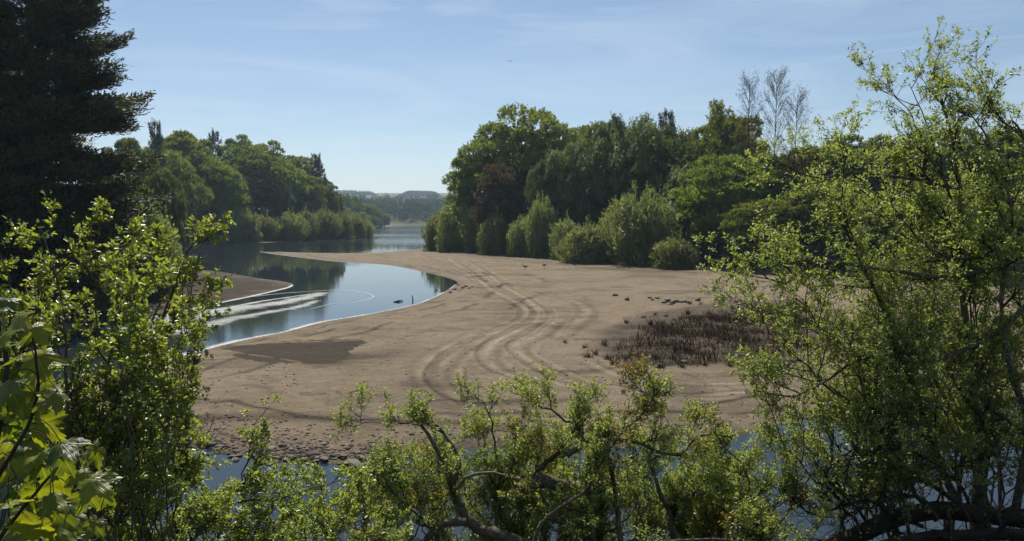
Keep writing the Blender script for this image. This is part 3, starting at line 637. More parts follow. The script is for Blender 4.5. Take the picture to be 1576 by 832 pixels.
# second headland far along the left shore
k = 0
far2 = [(522, 300, 560, 22), (534, 299, 580, 20), (546, 302, 590, 20), (556, 306, 600, 20), (566, 311, 610, 20), (575, 316, 620, 20), (584, 322, 630, 18), (592, 328, 640, 16), (528, 316, 540, 24), (542, 318, 550, 24), (556, 324, 560, 22), (570, 330, 575, 22), (584, 335, 600, 18)]
for u, v, d, wd in far2:
    plant('beech' if k % 3 else 'fir', u, v, d, wd * (1.25 if k % 3 else .8), 'distant dark tree on the second headland down the lake', 'trees of the second headland'); k += 1
def far_wood(name, label_kind, n, th0, th1, r0, r1, size, mat, seed, cone=False):
    r = np.random.default_rng(seed); th = np.radians(r.uniform(th0, th1, n)); rr = r.uniform(r0, r1, n); X = rr * np.sin(th); Y = rr * np.cos(th); Z, sd, wat = Hmap(X, Y)
    e = ((th - th.mean()) / (np.ptp(th) / 2)) ** 2; h_ = (1 - .7 * e ** 3 if cone else 1 + 0 * e)
    ok = ~wat; h_ = h_[ok]; X, Y, Z = X[ok], Y[ok], Z[ok]; n = len(X); m = 46; h = size * r.uniform(.7, 1.2, n) * h_; d = rdir(n * m, r); d[:, 2] = np.abs(d[:, 2]); R_ = np.repeat(h, m)[:, None]
    c = np.repeat(np.stack([X, Y, Z], 1), m, 0)
    if cone:
        s = r.random((n * m, 1)); p = c + d * [1, 1, 0] * R_ * .22 * (1 - s) + np.array([0, 0, 1]) * R_ * s
    else: p = c + d * R_ * [.36, .36, .9]
    v, q = cards(p, rdir(n * m, r) + [0, 0, .2], d * 1.5 + rdir(n * m, r) * .4, size * .15, size * .13)
    obj(name, mesh_np(name, v, q, {'rnd': np.repeat(np.repeat(r.random(n), m) * .8 + r.random(n * m) * .1, 4)}, mat), kind='stuff')
far_wood('far_shore_wood', '', 900, -16, 6, 812, 1250, 15, M_FAR, 1)
far_wood('hilltop_plantation', '', 500, -8.4, -5.6, 1950, 2250, 12, M_PINE, 2, True)
far_wood('hill_woodland', '', 420, -15, -10.4, 2000, 2300, 10, M_PINE, 3, True)
far_wood('hedgerow_trees', '', 120, -16, 4, 1500, 1530, 11, M_FAR, 4)
far_wood('hedgerow_trees', '', 100, -16, 4, 1760, 1790, 10, M_FAR, 5)

# ---------------------------------------------------------------- dead plants, stones, driftwood, birds
M_DEAD = leaf_mat('dead_stalks', (.042, .027, .016), (.15, .10, .06), .1, 1.0, .0)
M_STONE = None
b = MB('dark_stone'); nn = b.noise(5, 6, .6, b.objc()); M_STONE = b.done(b.princ(b.mix(nn, (.035, .028, .022), (.15, .12, .09)), .8, .3, b.bump(nn, .5, .05)))
b = MB('wet_driftwood'); nn = b.noise(8, 6, .6, b.objc()); M_DRIFT = b.done(b.princ(b.mix(nn, (.03, .024, .02), (.09, .07, .055)), .7, .3, b.bump(nn, .6, .03)))
def tuft(seed, n=26, R=.18, H=.5):
    r = np.random.default_rng(seed); b0 = np.column_stack([r.normal(size=(n, 2)) * R * .4, np.zeros(n)]); d = np.column_stack([r.normal(size=(n, 2)) * .45, np.ones(n)]); L = H * (.4 + .8 * r.random(n))
    K = 3; t = np.linspace(0, 1, K); p = b0[:, None] + d[:, None] * (L[:, None] * t)[:, :, None]; p[:, 2] += r.normal(size=(n, 3)) * .03
    v, q = tubes(p, np.broadcast_to([.016, .012, .005], (n, K)), 3); return v, q
def dead_patch():
    r = np.random.default_rng(5); poly = GG([(930, 556), (955, 524), (1000, 500), (1080, 484), (1180, 472), (1290, 480), (1300, 545), (1200, 560), (1060, 566), (965, 566)], .4)
    lo, hi = poly.min(0), poly.max(0); pts = r.uniform(lo, hi, (15000, 2)); ok = inpoly(pts[:, 0], pts[:, 1], poly); pts = pts[ok]
    e = np.clip(dline(pts[:, 0], pts[:, 1], poly, True) / 3, 0, 1); pts = pts[r.random(len(pts)) < .12 + .88 * e * (vnoise(pts[:, 0] * .35, pts[:, 1] * .35, 7) + .75)]
    ts = [tuft(i, 5, .5, .34) for i in range(40)]; Z = Hmap(pts[:, 0], pts[:, 1])[0]; parts = []
    for i, (x, y) in enumerate(pts): v, q = ts[i % 40]; s = r.uniform(.25, 1.1) * (.6 + .8 * hash2(np.floor(x * .8), np.floor(y * .8), 2)); parts.append((v * s + [x, y, Z[i] - .02], q))
    V, Q = join(parts); obj('dead_stalk_bed', mesh_np('dead_stalk_bed', V, Q, {'rnd': r.random(len(V))}, M_DEAD), kind='stuff')
    me = [mesh_np('dead_tuft', *tuft(30 + i, 34, .30, .45), {'rnd': np.random.default_rng(i).random(34 * 9)}, M_DEAD) for i in range(3)]
    spots = [(900, 535), (916, 545), (935, 552), (962, 562), (980, 566), (1018, 566), (1050, 566), (1085, 562), (965, 498), (990, 490), (1008, 486), (1025, 488), (1048, 492), (1060, 484), (1092, 484), (1100, 474), (1110, 470), (1128, 476), (1078, 470), (1062, 468), (1140, 480), (1135, 466), (1125, 562), (870, 528), (945, 560), (1000, 500), (905, 550), (930, 530), (1150, 472), (1036, 500)]
    for i, (u, v) in enumerate(spots):
        x, y, _ = G(u, v, .45); t = obj('dead_tuft', me[i % 3], None, (x, y, hz(x, y) - .02), label='dark withered tuft of stalks on the fringe of the dead plant bed', category='dead plant', group='dead tufts around the dried plant bed'); t.rotation_euler.z = i * 1.3
        s = float(rng.uniform(.5, 1.1)); t.scale = (s, s, s)
dead_patch()
b = MB('mixed_rubble'); nn = b.noise(9, 5, .6, b.objc()); M_RUB = b.done(b.princ(b.mix(b.math('MULTIPLY', nn, .3), b.mix(b.attr('rnd'), (.035, .027, .021), (.17, .14, .105)), (.06, .05, .04)), .85, .15, b.bump(nn, .5, .04)))
def rockmesh(seed, flat=.55):
    r = np.random.default_rng(seed); import bmesh; bm = bmesh.new(); bmesh.ops.create_icosphere(bm, subdivisions=2, radius=.5)
    k = r.normal(size=(4, 3)) * 2
    for v in bm.verts:
        p = np.array(v.co); s = 1 + .16 * math.sin(k[0] @ p * 3 + seed) + .12 * math.sin(k[1] @ p * 4) + .08 * math.sin(k[2] @ p * 7)
        q = p * s; q = np.clip(q, -.42, .45); v.co = (q[0], q[1] * .8, q[2] * flat)
    me = bpy.data.meshes.new('stone'); bm.to_mesh(me); bm.free(); me.materials.append(M_STONE); return me
ROCKS = [rockmesh(i, .45 + .1 * (i % 3)) for i in range(6)]
def rock_arrays(me):
    V = np.empty(len(me.vertices) * 3, np.float32); me.vertices.foreach_get('co', V); Q = np.array([p.vertices[:] for p in me.polygons]); return V.reshape(-1, 3), Q
def stone(u, v, size, label, group=None, z=.4, i=None, sy=1.0):
    x, y, _ = G(u, v, z); g = hz(x, y); o = obj('stone', ROCKS[int(rng.integers(6)) if i is None else i], None, (x, y, g + size * .10), label=label, category='stone')
    if group: o['group'] = group
    o.scale = (size, size * sy, size); o.rotation_euler.z = float(rng.uniform(0, 6)); return o
stone(947, 455, .62, 'single dark stone lying alone left of the stone cluster')
stone(965, 462, .8, 'flat dark stone just below and right of the lone one', sy=.6)
for u, v, s in [(1000, 460, .5), (1004, 463, .45), (1012, 461, .55)]: stone(u, v, s, 'dark stone in the small left group of three stones', 'small left group of stones')
for u, v, s in [(1022, 466, .6), (1028, 464, .8), (1035, 467, .7), (1041, 465, .8), (1048, 466, .6), (1054, 466, .55), (1032, 469, .5), (1059, 467, .4)]: stone(u, v, s, 'dark stone in the heaped group above the dead plants', 'heaped group of stones')
stone(1074, 464, .7, 'rounded dark stone alone right of the heaped stones')
stone(1014, 566, .5, 'black stone on the near fringe of the dead plants'); stone(1052, 560, .45, 'small black stone under the dead plants')
for u, v in [(712, 442), (717, 440), (722, 443), (727, 441), (706, 437), (700, 444), (693, 449)]: stone(u, v, float(rng.uniform(.3, .55)), 'little stone at the inner corner of the mud bay', 'stones at the corner of the bay', .15)
stone(546, 716, .95, 'flat pale topped slab at the end of the rubble by the near water', z=.1, i=0, sy=.7)
stone(530, 388.6, .9, 'small dark lump on the water line of the far spit', z=.02)
for u, v in [(300, 462), (306, 470), (298, 452), (312, 478), (285, 470), (318, 457), (292, 440), (270, 455), (330, 462), (303, 446)]: stone(u, v, float(rng.uniform(.35, .7)), 'stone scattered on the dark left mud bank', 'stones on the left bank', .3)
near_l = GG([(u, v - 1.5) for u, v in POOL_FAR[3:13]], .05); cl = smooth_line(near_l, 8)
for i in range(70):
    p = cl[int(rng.integers(len(cl)))] + rng.normal(size=2) * [.3, .28] + [0, .12]; s = float(rng.uniform(.12, .34))
    o = obj('stone', ROCKS[i % 6], None, (p[0], p[1], hz(*p) + s * .08), label='dark clod of stone at the water line of the near pool', category='stone', group='stones along the near water line'); o.scale = (s * 1.3, s, s); o.rotation_euler.z = i
parts = []; ra = [rock_arrays(m) for m in ROCKS]; r = np.random.default_rng(3)
for i in range(2600):
    p = cl[r.integers(len(cl))] + [r.normal() * .5, abs(r.normal()) * 1.1 + .1]; s = min(.42, .075 * math.exp(r.normal() * .6)) * (1.25 if p[1] < cl[:, 1].mean() + .3 else .9); a = r.random() * 6.28; v, q = ra[i % 6]
    Rm = np.array([[math.cos(a), -math.sin(a), 0], [math.sin(a), math.cos(a), 0], [0, 0, r.uniform(.5, 1.3)]]); parts.append((v @ Rm.T * s + [p[0], p[1], -.1 * s], q, p))
pp = np.array([x[2] for x in parts]); zz = Hmap(pp[:, 0], pp[:, 1])[0]
V, Q = join([(v + [0, 0, zz[i]], q) for i, (v, q, _) in enumerate(parts)]); obj('rubble', mesh_np('rubble', V, Q, {'rnd': np.repeat(r.random(2600) ** 2, len(ra[0][0]))}, M_RUB, corners=3), kind='stuff')
# pebbles and clods over the mud flat
parts = []; 
for i in range(1500):
    u = r.uniform(280, 1250); v_ = 400 + 270 * r.random() ** .8; x, y, _ = G(u, v_, .35); parts.append((x, y))
pp = np.array(parts); zz, sd, wt = Hmap(pp[:, 0], pp[:, 1]); L_ = []
for i in range(len(pp)):
    if wt[i]: continue
    v, q = ra[i % 6]; s = r.uniform(.04, .14); a = r.random() * 6.28; Rm = np.array([[math.cos(a), -math.sin(a), 0], [math.sin(a), math.cos(a), 0], [0, 0, 1]])
    L_.append((v @ Rm.T * s + [pp[i, 0], pp[i, 1], zz[i]], q))
V, Q = join(L_); obj('pebbles', mesh_np('pebbles', V, Q, None, M_STONE, corners=3), kind='stuff')
# driftwood
def log(name, pts, rad, label, cat, mat=M_DRIFT):
    p = smooth_line(pts, 4); n = len(p); rr = np.interp(np.linspace(0, 1, n), np.linspace(0, 1, len(rad)), rad) * (1 + .1 * np.sin(np.arange(n) * 1.9)); rr = np.concatenate([[.001], rr, [.001]]); p = np.vstack([p[0], p, p[-1]]); p[0] += (p[1] - p[2]) * .02; p[-1] += (p[-2] - p[-3]) * .02
    return obj(name, mesh_np(name, *tubes([p], [rr], 8), None, mat, True), None, None, label=label, category=cat)
a = G(606, 464.5, .02); c = G(620, 462.5, .06); log('driftwood', [a, (a + c) / 2 + [0, 0, .05], c], [.05, .09, .04], 'low dark piece of driftwood lying in the shallow blue water', 'driftwood')
a = G(635, 466, -.1); log('wooden_stake', [a, a + [.02, 0, .35], a + [-.03, 0, .75]], [.06, .055, .03], 'short dark upright stake in the water beside the driftwood', 'stake')
# geese
b = MB('goose_feathers'); M_GOOSE = b.done(b.princ(b.mix(b.noise(12, 3, vec=b.objc()), (.05, .04, .03), (.12, .10, .08)), .8)); b = MB('goose_neck_black'); M_GN = b.done(b.princ((.015, .014, .013), .7)); b = MB('goose_leg_skin'); M_GL = b.done(b.princ((.06, .05, .04), .6))
def goose(u, v, up, label, face):
    x, y, _ = G(u, v, .5); t = thing('goose', label, 'bird', (x, y, hz(x, y)), 'geese on the mud'); t.rotation_euler.z = face
    s = np.linspace(0, 1, 12); body = np.stack([-.36 + .62 * s, 0 * s, .44 + .05 * s + .03 * np.sin(s * 3)], 1); rb = .15 * np.sin(np.clip(s * .95 + .04, 0, 1) * math.pi) ** .7 + .008
    k = np.linspace(0, 1, 10)
    if up: nk = np.stack([.22 + .10 * k + .10 * np.clip(k - .85, 0, 1) * 5, 0 * k, .5 + .50 * k - .3 * np.clip(k - .85, 0, 1)], 1)
    else: nk = np.stack([.22 + .30 * k, 0 * k, .5 + .04 * np.sin(k * 3) - .42 * k ** 1.5], 1)
    rn = .055 - .025 * np.sin(k * 2.2) + .025 * np.exp(-((k - .88) / .08) ** 2); rn[-1] = .006
    bd = obj('body', mesh_np('goose_body', *tubes([body], [rb], 10), None, M_GOOSE, True), t)
    obj('neck_and_head', mesh_np('goose_neck', *tubes([nk], [rn], 8), None, M_GN, True), t)
    for sy in (-.06, .06): obj('leg', mesh_np('goose_leg', *tubes([[[0, sy, .36], [.02, sy, .18], [0, sy, .012], [.10, sy, .008]]], [[.022, .014, .012, .014]], 6), None, M_GL, True), t)
goose(808, 413.5, True, 'dark goose standing with its neck up on the mud before the point', math.pi)
goose(838, 411.5, False, 'dark goose with its head down, feeding right of the upright one', 0.1)
b = MB('bird_dark'); M_BD = b.done(b.princ((.03, .03, .03), .8)); bp_ = P(785, 94, 120); t = thing('flying_bird', 'tiny dark bird gliding high in the open sky', 'bird', bp_)
s = np.linspace(0, 1, 8); obj('body', mesh_np('bird_body', *tubes([np.stack([0 * s, -.2 + .4 * s, 0 * s], 1)], [.05 * np.sin(s * 3.1) + .004], 6), None, M_BD, True), t)
for sg in (-1, 1): obj('wing', mesh_np('bird_wing', *tubes([[[0, 0, 0], [sg * .22, .03, .09], [sg * .5, -.06, .05]]], [[.035, .03, .006]], 5), None, M_BD, True), t)

# ---------------------------------------------------------------- foreground trees and bushes
def resample(p, K):
    p = np.asarray(p, float); s = np.concatenate([[0], np.cumsum(np.linalg.norm(np.diff(p, axis=0), axis=1))]); s /= s[-1]; t = np.linspace(0, 1, K); return np.stack([np.interp(t, s, p[:, i]) for i in range(3)], 1)
def limb(px, D, r0, r1, K=16, wob=.02, r=None):
    """px list of (u,v), D depth per point (number or (d0,d1))"""
    n = len(px); D = np.linspace(D[0], D[1], n) if isinstance(D, tuple) else np.full(n, D); p = smooth_line([P(u, v, d) for (u, v), d in zip(px, D)], 4); p = resample(p, K)
    if r is not None: p[1:-1] += r.normal(size=(K - 2, 3)) * wob
    return p, np.linspace(r0, r1, K)
def spawn(par, prad, n, lo, hi, r, K=6, ang=(.5, 1.1), wig=.18, up=.1, tmin=.15, rr=.5, rend=.003, bias=None, tpow=1.0):
    """n children off parent polylines (M,Kp,3)"""
    M_, Kp, _ = par.shape; Ls = np.linalg.norm(np.diff(par, axis=1), axis=2).sum(1); idx = r.choice(M_, n, p=Ls / Ls.sum()); t = tmin + (1 - tmin) * r.random(n) ** tpow
    k = np.minimum((t * (Kp - 1)).astype(int), Kp - 2); f = (t * (Kp - 1) - k)[:, None]; a = par[idx, k]; c = par[idx, k + 1]; b0 = a * (1 - f) + c * f; T = nrm(c - a)
    perp = nrm(np.cross(T, rdir(n, r))); an = r.uniform(*ang, n)[:, None]; d = T * np.cos(an) + perp * np.sin(an)
    if bias is not None: d = nrm(d + np.asarray(bias))
    Lc = r.uniform(lo, hi, n) * (1 - .35 * t); st = (Lc / (K - 1))[:, None]; out_ = [b0]
    for i in range(K - 1):
        d = nrm(d + rdir(n, r) * wig + np.array([0, 0, up])); out_.append(out_[-1] + d * st)
    R0 = np.minimum(prad[idx, k] * rr, Lc * .02); rad = R0[:, None] * (1 - np.linspace(0, 1, K)) + rend * (.4 + .6 * (1 - np.linspace(0, 1, K))); return np.stack(out_, 1), rad
def leafage(tw, per, L, W, r, tmin=.15, spread=.9, upn=.8, cl=1):
    n, K, _ = tw.shape; m = per; t = np.clip(tmin + (1 - tmin) * (np.arange(m)[None] + r.random((n, m))) / m, 0, .999); k = (t * (K - 1)).astype(int); f = (t * (K - 1) - k)[..., None]; i = np.arange(n)[:, None]
    a = tw[i, k]; c = tw[i, k + 1]; p = (a * (1 - f) + c * f).reshape(-1, 3); T = nrm(c - a).reshape(-1, 3); q = len(p)
    perp = nrm(np.cross(T, rdir(q, r))); A = T * .55 + perp * spread + [0, 0, .1]; Nn = rdir(q, r) * .75 + np.array([0, 0, upn])
    s = .35 + .95 * r.random(q) ** .8; v, fq = leaves6(p + perp * .006, A, Nn, L * s, W * s * (.85 + .3 * r.random(q)))
    return v, fq, np.repeat(np.clip(.25 * np.repeat(r.random(n), m) * 2 + .5 * r.random(q), 0, 1), 6)
M_SPRING = leaf_mat('spring_leaves', (0.182, 0.247, 0.078), (0.325, 0.390, 0.169), .5, .4, .45, ct=(1.45, 1.45, .5))  # near-foliage base colours raised to lift the self-shadowed interiors
M_SPRING2 = leaf_mat('pale_spring_leaves', (.115, .15, .035), (.20, .225, .075), .48, .38, .5, c3=(.20, .17, .05), ct=(1.45, 1.45, .5))
M_BUSH = leaf_mat('bush_leaves', (0.150, 0.205, 0.066), (0.310, 0.360, 0.140), .5, .36, .55, ct=(1.5, 1.55, .4))
M_CENTER = leaf_mat('scrub_leaves', (0.176, 0.236, 0.074), (0.324, 0.378, 0.162), .5, .4, .45, c3=(.21, .15, .045), ct=(1.45, 1.45, .45))
def shoots(n, u0, u1, v0, v1, D, r, vb=860, r0=.014, lean=60, drop=1.0):
    o = []
    for i in range(n):
        u = r.uniform(u0, u1); ut = u + r.normal() * lean; vt = v0 + (v1 - v0) * r.random() ** drop; d = r.uniform(*D)
        mid = [(u + (ut - u) * k + r.normal() * 12, vb + (vt - vb) * k) for k in (.3, .6)]; o.append(limb([(u, vb)] + mid + [(ut, vt)], (d, d + r.normal() * .4), r0 * r.uniform(.6, 1.4), .003, r=r, wob=.02))
    return o
def bush(name, label, cat, root, limbs, specs, leafspec, mat, seed, extra_twigs=None, bark=M_NEARBARK, pname='branch', fol_zone=None):
    """limbs: list of (path, rad). specs: list of dicts for successive spawn levels. leaves grow on the last two levels"""
    r = np.random.default_rng(seed); t = thing(name, label, cat, root); root = np.asarray(root, float)
    for i, (p, rad) in enumerate(limbs[:]):
        p2 = np.vstack([p[0], p, p[-1]]); r2 = np.concatenate([[.001], rad, [.001]]); p2[-1] += (p[-1] - p[-2]) * .05
        obj('trunk' if i == 0 else pname, mesh_np(name + '_limb', *tubes([p2 - root], [r2], 9), None, bark, True), t)
    par = np.array([resample(p, 16) for p, _ in limbs]); pr = np.array([np.interp(np.linspace(0, 1, 16), np.linspace(0, 1, len(q)), q) for _, q in limbs])
    tw = []; levels = []
    for sp_ in specs:
        par, pr = spawn(par, pr, r=r, **sp_); tw.append(tubes(par - root, pr, 5 if len(tw) == 0 else 3)); levels.append(par)
    V, Q = join(tw); obj('twigs', mesh_np(name + '_twigs', V, Q, None, M_TWIG, True), t)
    LV = [leafage(levels[-1], r=r, **leafspec)]
    if len(levels) > 1: ls = dict(leafspec); ls['per'] = max(2, ls['per'] // 2); ls['tmin'] = .5; LV.append(leafage(levels[-2], r=r, **ls))
    V, Q = join([(a, c) for a, c, _ in LV]); rn = np.concatenate([x[2] for x in LV])
    obj('foliage', mesh_np(name + '_foliage', V - root, Q, {'rnd': rn}, mat), t); print(name, 'leaf faces', len(Q)); return t
R1 = np.random.default_rng(11)
# --- near right tree
D0 = 13.0
rt = [limb([(1500, 800), (1512, 700), (1500, 600), (1488, 500), (1480, 400), (1478, 300), (1466, 215), (1450, 150), (1432, 110)], (13, 13.5), .10, .010, r=R1),
      limb([(1480, 795), (1440, 700), (1405, 600), (1370, 500), (1340, 430), (1310, 380), (1290, 330), (1300, 250)], (13, 12.4), .075, .012, r=R1),
      limb([(1475, 775), (1430, 745), (1380, 722), (1330, 714), (1270, 722), (1225, 748), (1195, 775), (1180, 800)], (12.6, 11.6), .045, .015, r=R1),
      limb([(1600, 320), (1530, 300), (1450, 284), (1400, 274), (1320, 268), (1260, 276), (1225, 262), (1188, 243)], (14, 13), .05, .008, r=R1),
      limb([(1620, 420), (1540, 412), (1470, 424), (1400, 420), (1300, 404), (1250, 410), (1212, 438), (1180, 430), (1130, 372)], (12.8, 11.6), .055, .007, r=R1),
      limb([(1600, 330), (1540, 380), (1480, 400), (1430, 380), (1380, 330)], (12.5, 12), .045, .010, r=R1),
      limb([(1580, 470), (1520, 520), (1430, 555), (1350, 545), (1290, 572), (1230, 610), (1160, 600)], (12.4, 11.5), .05, .008, r=R1),
      limb([(1510, 640), (1450, 560), (1400, 540), (1330, 560), (1260, 500), (1180, 480), (1150, 470)], (13, 11.8), .045, .007, r=R1),
      limb([(1480, 330), (1440, 260), (1405, 180), (1378, 150)], (13.4, 13), .022, .006, r=R1),
      limb([(1460, 300), (1440, 230), (1415, 165), (1400, 130)], (13.3, 13.2), .02, .006, r=R1),
      limb([(1600, 280), (1568, 190), (1545, 190), (1518, 140)], (13.4, 13.2), .03, .006, r=R1),
      limb([(1600, 700), (1590, 500), (1600, 300), (1590, 260), (1580, 220)], (13.2, 13), .06, .010, r=R1),
      limb([(1560, 800), (1580, 650), (1540, 500), (1560, 350), (1530, 230), (1490, 170)], (12, 12.5), .07, .010, r=R1),
      limb([(1520, 780), (1470, 640), (1430, 560), (1440, 440), (1400, 340), (1330, 300), (1300, 210)], (13.6, 14), .06, .008, r=R1),
      limb([(1440, 800), (1380, 720), (1330, 640), (1280, 600), (1220, 540), (1180, 520)], (12.5, 11.6), .045, .008, r=R1),
      limb([(1420, 810), (1340, 770), (1260, 740), (1210, 690), (1170, 650)], (12, 11.2), .035, .008, r=R1),
      limb([(1700, 600), (1650, 450), (1640, 330), (1600, 250)], (12, 12.5), .06, .010, r=R1)]
rt += shoots(16, 1280, 1700, 330, 700, (11.5, 14), R1, 830, .025) + shoots(8, 1400, 1700, 250, 360, (12.5, 14), R1, 830, .035)
rr_ = P(1500, 815, 13.0); rr_[2] = hz(rr_[0], rr_[1]) - .1
rt[0][0][0] = rr_ ; 
bush('spring_leafed_tree', 'tall near tree in fresh yellow-green leaf filling the right side over the water', 'tree', rr_, rt,
     [dict(n=560, lo=.5, hi=1.7, K=8, ang=(.4, 1.1), wig=.2, up=.05, rr=.5, rend=.004, tmin=.12),
      dict(n=5200, lo=.25, hi=.8, K=6, ang=(.4, 1.1), wig=.22, up=.05, rr=.5, rend=.0025),
      dict(n=17000, lo=.08, hi=.30, K=4, ang=(.4, 1.2), wig=.22, up=.1, rr=.5, rend=.0015)],
     dict(per=8, L=.058, W=.026, tmin=.1), M_SPRING, 101)
# fallen dark trunk and lower tangle at right
R2 = np.random.default_rng(12)
fl = [limb([(1250, 850), (1310, 828), (1370, 800), (1440, 786), (1520, 792), (1620, 800), (1720, 812)], (11.2, 12.2), .13, .17, r=R2, wob=.01),
      limb([(1300, 850), (1400, 832), (1500, 822), (1640, 826)], (10.6, 11.2), .07, .11, r=R2, wob=.01),
      limb([(1460, 792), (1462, 820), (1470, 850)], (10.9, 10.9), .03, .022, r=R2, wob=.004),
      limb([(1380, 798), (1340, 770), (1290, 780), (1250, 790), (1205, 752)], (11.4, 11.2), .035, .012, r=R2),
      limb([(1440, 786), (1400, 760), (1350, 775), (1300, 790)], (11.4, 11.2), .03, .010, r=R2),
      limb([(1500, 790), (1470, 740), (1400, 690), (1350, 640)], (11.8, 12.0), .03, .010, r=R2),
      limb([(1330, 820), (1290, 770), (1270, 740), (1300, 700), (1350, 680)], (11.2, 11.6), .03, .008, r=R2)]
rf = fl[0][0][0].copy(); bush('fallen_willow', 'dark fallen trunk with a tangle of bare twigs at the bottom right', 'fallen tree', rf, fl,
     [dict(n=150, lo=.4, hi=1.5, K=9, ang=(.5, 1.3), wig=.32, up=.03, rr=.4, rend=.004), dict(n=850, lo=.2, hi=.8, K=6, ang=(.5, 1.2), wig=.3, up=.02, rr=.5, rend=.002)],
     dict(per=1, L=.05, W=.022, tmin=.4), M_SPRING, 102, bark=M_BARKD)
# --- centre scrub
R3 = np.random.default_rng(13)
cb = [limb([(880, 870), (820, 842), (760, 820), (722, 805), (702, 775), (692, 735), (672, 690), (650, 655), (625, 632)], (10.5, 11.4), .125, .014, r=R3, wob=.012),
      limb([(716, 803), (685, 806), (662, 822), (640, 860)], (10.6, 10.2), .06, .045, r=R3, wob=.006),
      limb([(697, 745), (706, 712), (700, 690), (678, 660), (658, 640), (645, 625)], (10.8, 11.4), .045, .008, r=R3, wob=.008),
      limb([(704, 752), (722, 732), (760, 728), (800, 740), (830, 752)], (10.7, 10.8), .028, .012, r=R3, wob=.006),
      limb([(800, 752), (815, 742), (850, 744), (890, 752), (930, 750), (945, 765)], (11.2, 11.4), .11, .10, r=R3, wob=.012),
      limb([(818, 850), (832, 805), (868, 778), (903, 752), (930, 705), (950, 675)], (10.2, 10.8), .028, .02, r=R3, wob=.006),
      limb([(950, 675), (985, 682), (1020, 697), (1052, 697), (1064, 680), (1085, 668), (1125, 672)], (10.8, 11.4), .03, .012, r=R3, wob=.006),
      limb([(915, 860), (912, 800), (906, 750), (906, 700), (893, 665)], (10.8, 11.2), .06, .03, r=R3, wob=.012),
      limb([(958, 860), (950, 790), (942, 730), (930, 690), (905, 680)], (10.6, 11.2), .05, .02, r=R3, wob=.012),
      limb([(825, 722), (850, 706), (872, 680), (890, 650), (898, 625), (884, 610)], (11.2, 11.8), .055, .010, r=R3, wob=.015),
      limb([(872, 700), (900, 684), (935, 682)], (11, 11.1), .06, .035, r=R3, wob=.008),
      limb([(906, 690), (885, 655), (845, 630), (818, 615), (806, 600)], (11.3, 12), .03, .006, r=R3),
      limb([(1040, 850), (1030, 790), (1010, 740), (1000, 700), (1020, 650)], (11, 11.6), .055, .010, r=R3, wob=.015),
      limb([(1040, 800), (1080, 740), (1110, 700), (1130, 660)], (11, 11.6), .03, .008, r=R3),
      limb([(690, 850), (640, 790), (600, 750), (570, 720), (545, 700)], (10.6, 10.8), .03, .008, r=R3),
      limb([(650, 655), (600, 650), (550, 648), (530, 640)], (11.2, 11.4), .012, .004, r=R3),
      limb([(950, 675), (985, 640), (1010, 615), (985, 600)], (11, 11.4), .018, .004, r=R3),
      limb([(760, 830), (770, 740), (760, 680), (750, 630), (720, 600)], (11.3, 11.8), .03, .006, r=R3),
      limb([(1100, 850), (1140, 790), (1150, 740), (1120, 690), (1090, 650)], (10.6, 11.2), .03, .006, r=R3),
      limb([(620, 870), (560, 820), (520, 800), (480, 780)], (10.2, 10.4), .02, .006, r=R3),
      limb([(850, 860), (980, 840), (1100, 830), (1200, 835), (1260, 830)], (9.6, 9.8), .03, .01, r=R3)]
cb += shoots(64, 530, 1180, 680, 800, (10.9, 12.8), R3, 870, .02) + shoots(12, 740, 1150, 645, 700, (11.4, 12.6), R3, 850, .02)
rc = cb[0][0][0].copy(); rc[2] = hz(rc[0], rc[1]) - .1
bush('gnarled_scrub_willow', 'gnarled low willow with a crooked grey trunk at the bottom centre', 'tree', rc, cb,
     [dict(n=520, lo=.25, hi=.8, K=7, ang=(.4, 1.1), wig=.25, up=.12, rr=.45, rend=.003, tmin=.1),
      dict(n=7600, lo=.15, hi=.5, K=5, ang=(.4, 1.1), wig=.25, up=.1, rr=.5, rend=.002),
      dict(n=22000, lo=.06, hi=.2, K=4, ang=(.4, 1.2), wig=.22, up=.1, rr=.5, rend=.0013)],
     dict(per=7, L=.046, W=.021, tmin=.1), M_CENTER, 103)
# --- left bush
R4 = np.random.default_rng(14)
lb_ = [limb([(150, 860), (163, 722), (185, 650), (214, 582), (240, 522), (262, 455), (275, 420), (288, 390)], (7.4, 7.6), .035, .008, r=R4, wob=.006),
      limb([(110, 900), (115, 720), (104, 620), (100, 520), (92, 450), (78, 400), (62, 350)], (7.2, 7.4), .03, .005, r=R4, wob=.01),
      limb([(100, 900), (60, 700), (30, 560), (10, 430), (-20, 360)], (7, 7.2), .03, .006, r=R4),
      limb([(140, 860), (150, 700), (170, 560), (190, 440), (198, 410), (206, 385)], (7.8, 8), .028, .006, r=R4),
      limb([(120, 760), (160, 640), (220, 590), (270, 540), (300, 500)], (7.2, 7.4), .018, .005, r=R4),
      limb([(200, 610), (240, 480), (265, 420), (290, 380)], (7.6, 7.9), .016, .005, r=R4),
      limb([(90, 700), (50, 560), (60, 450), (110, 400), (120, 370)], (7.3, 7.6), .02, .005, r=R4),
      limb([(130, 800), (180, 720), (230, 680), (280, 640)], (7.2, 7.4), .016, .004, r=R4),
      limb([(104, 600), (140, 520), (150, 430), (140, 350)], (7.6, 7.8), .016, .004, r=R4),
      limb([(-20, 900), (-40, 600), (-30, 400), (0, 370), (40, 340)], (7.4, 7.6), .02, .005, r=R4),
      limb([(230, 560), (280, 470), (300, 430)], (7.5, 7.6), .012, .004, r=R4)]
lb_ += shoots(7, 190, 290, 370, 600, (6.8, 8.2), R4, 880, .010, 25) + shoots(24, -60, 285, 420, 640, (6.6, 8.2), R4, 880, .012, 40)
rl = lb_[0][0][0].copy(); rl[2] = hz(rl[0], rl[1]) - .1; lb_[0][0][0] = rl
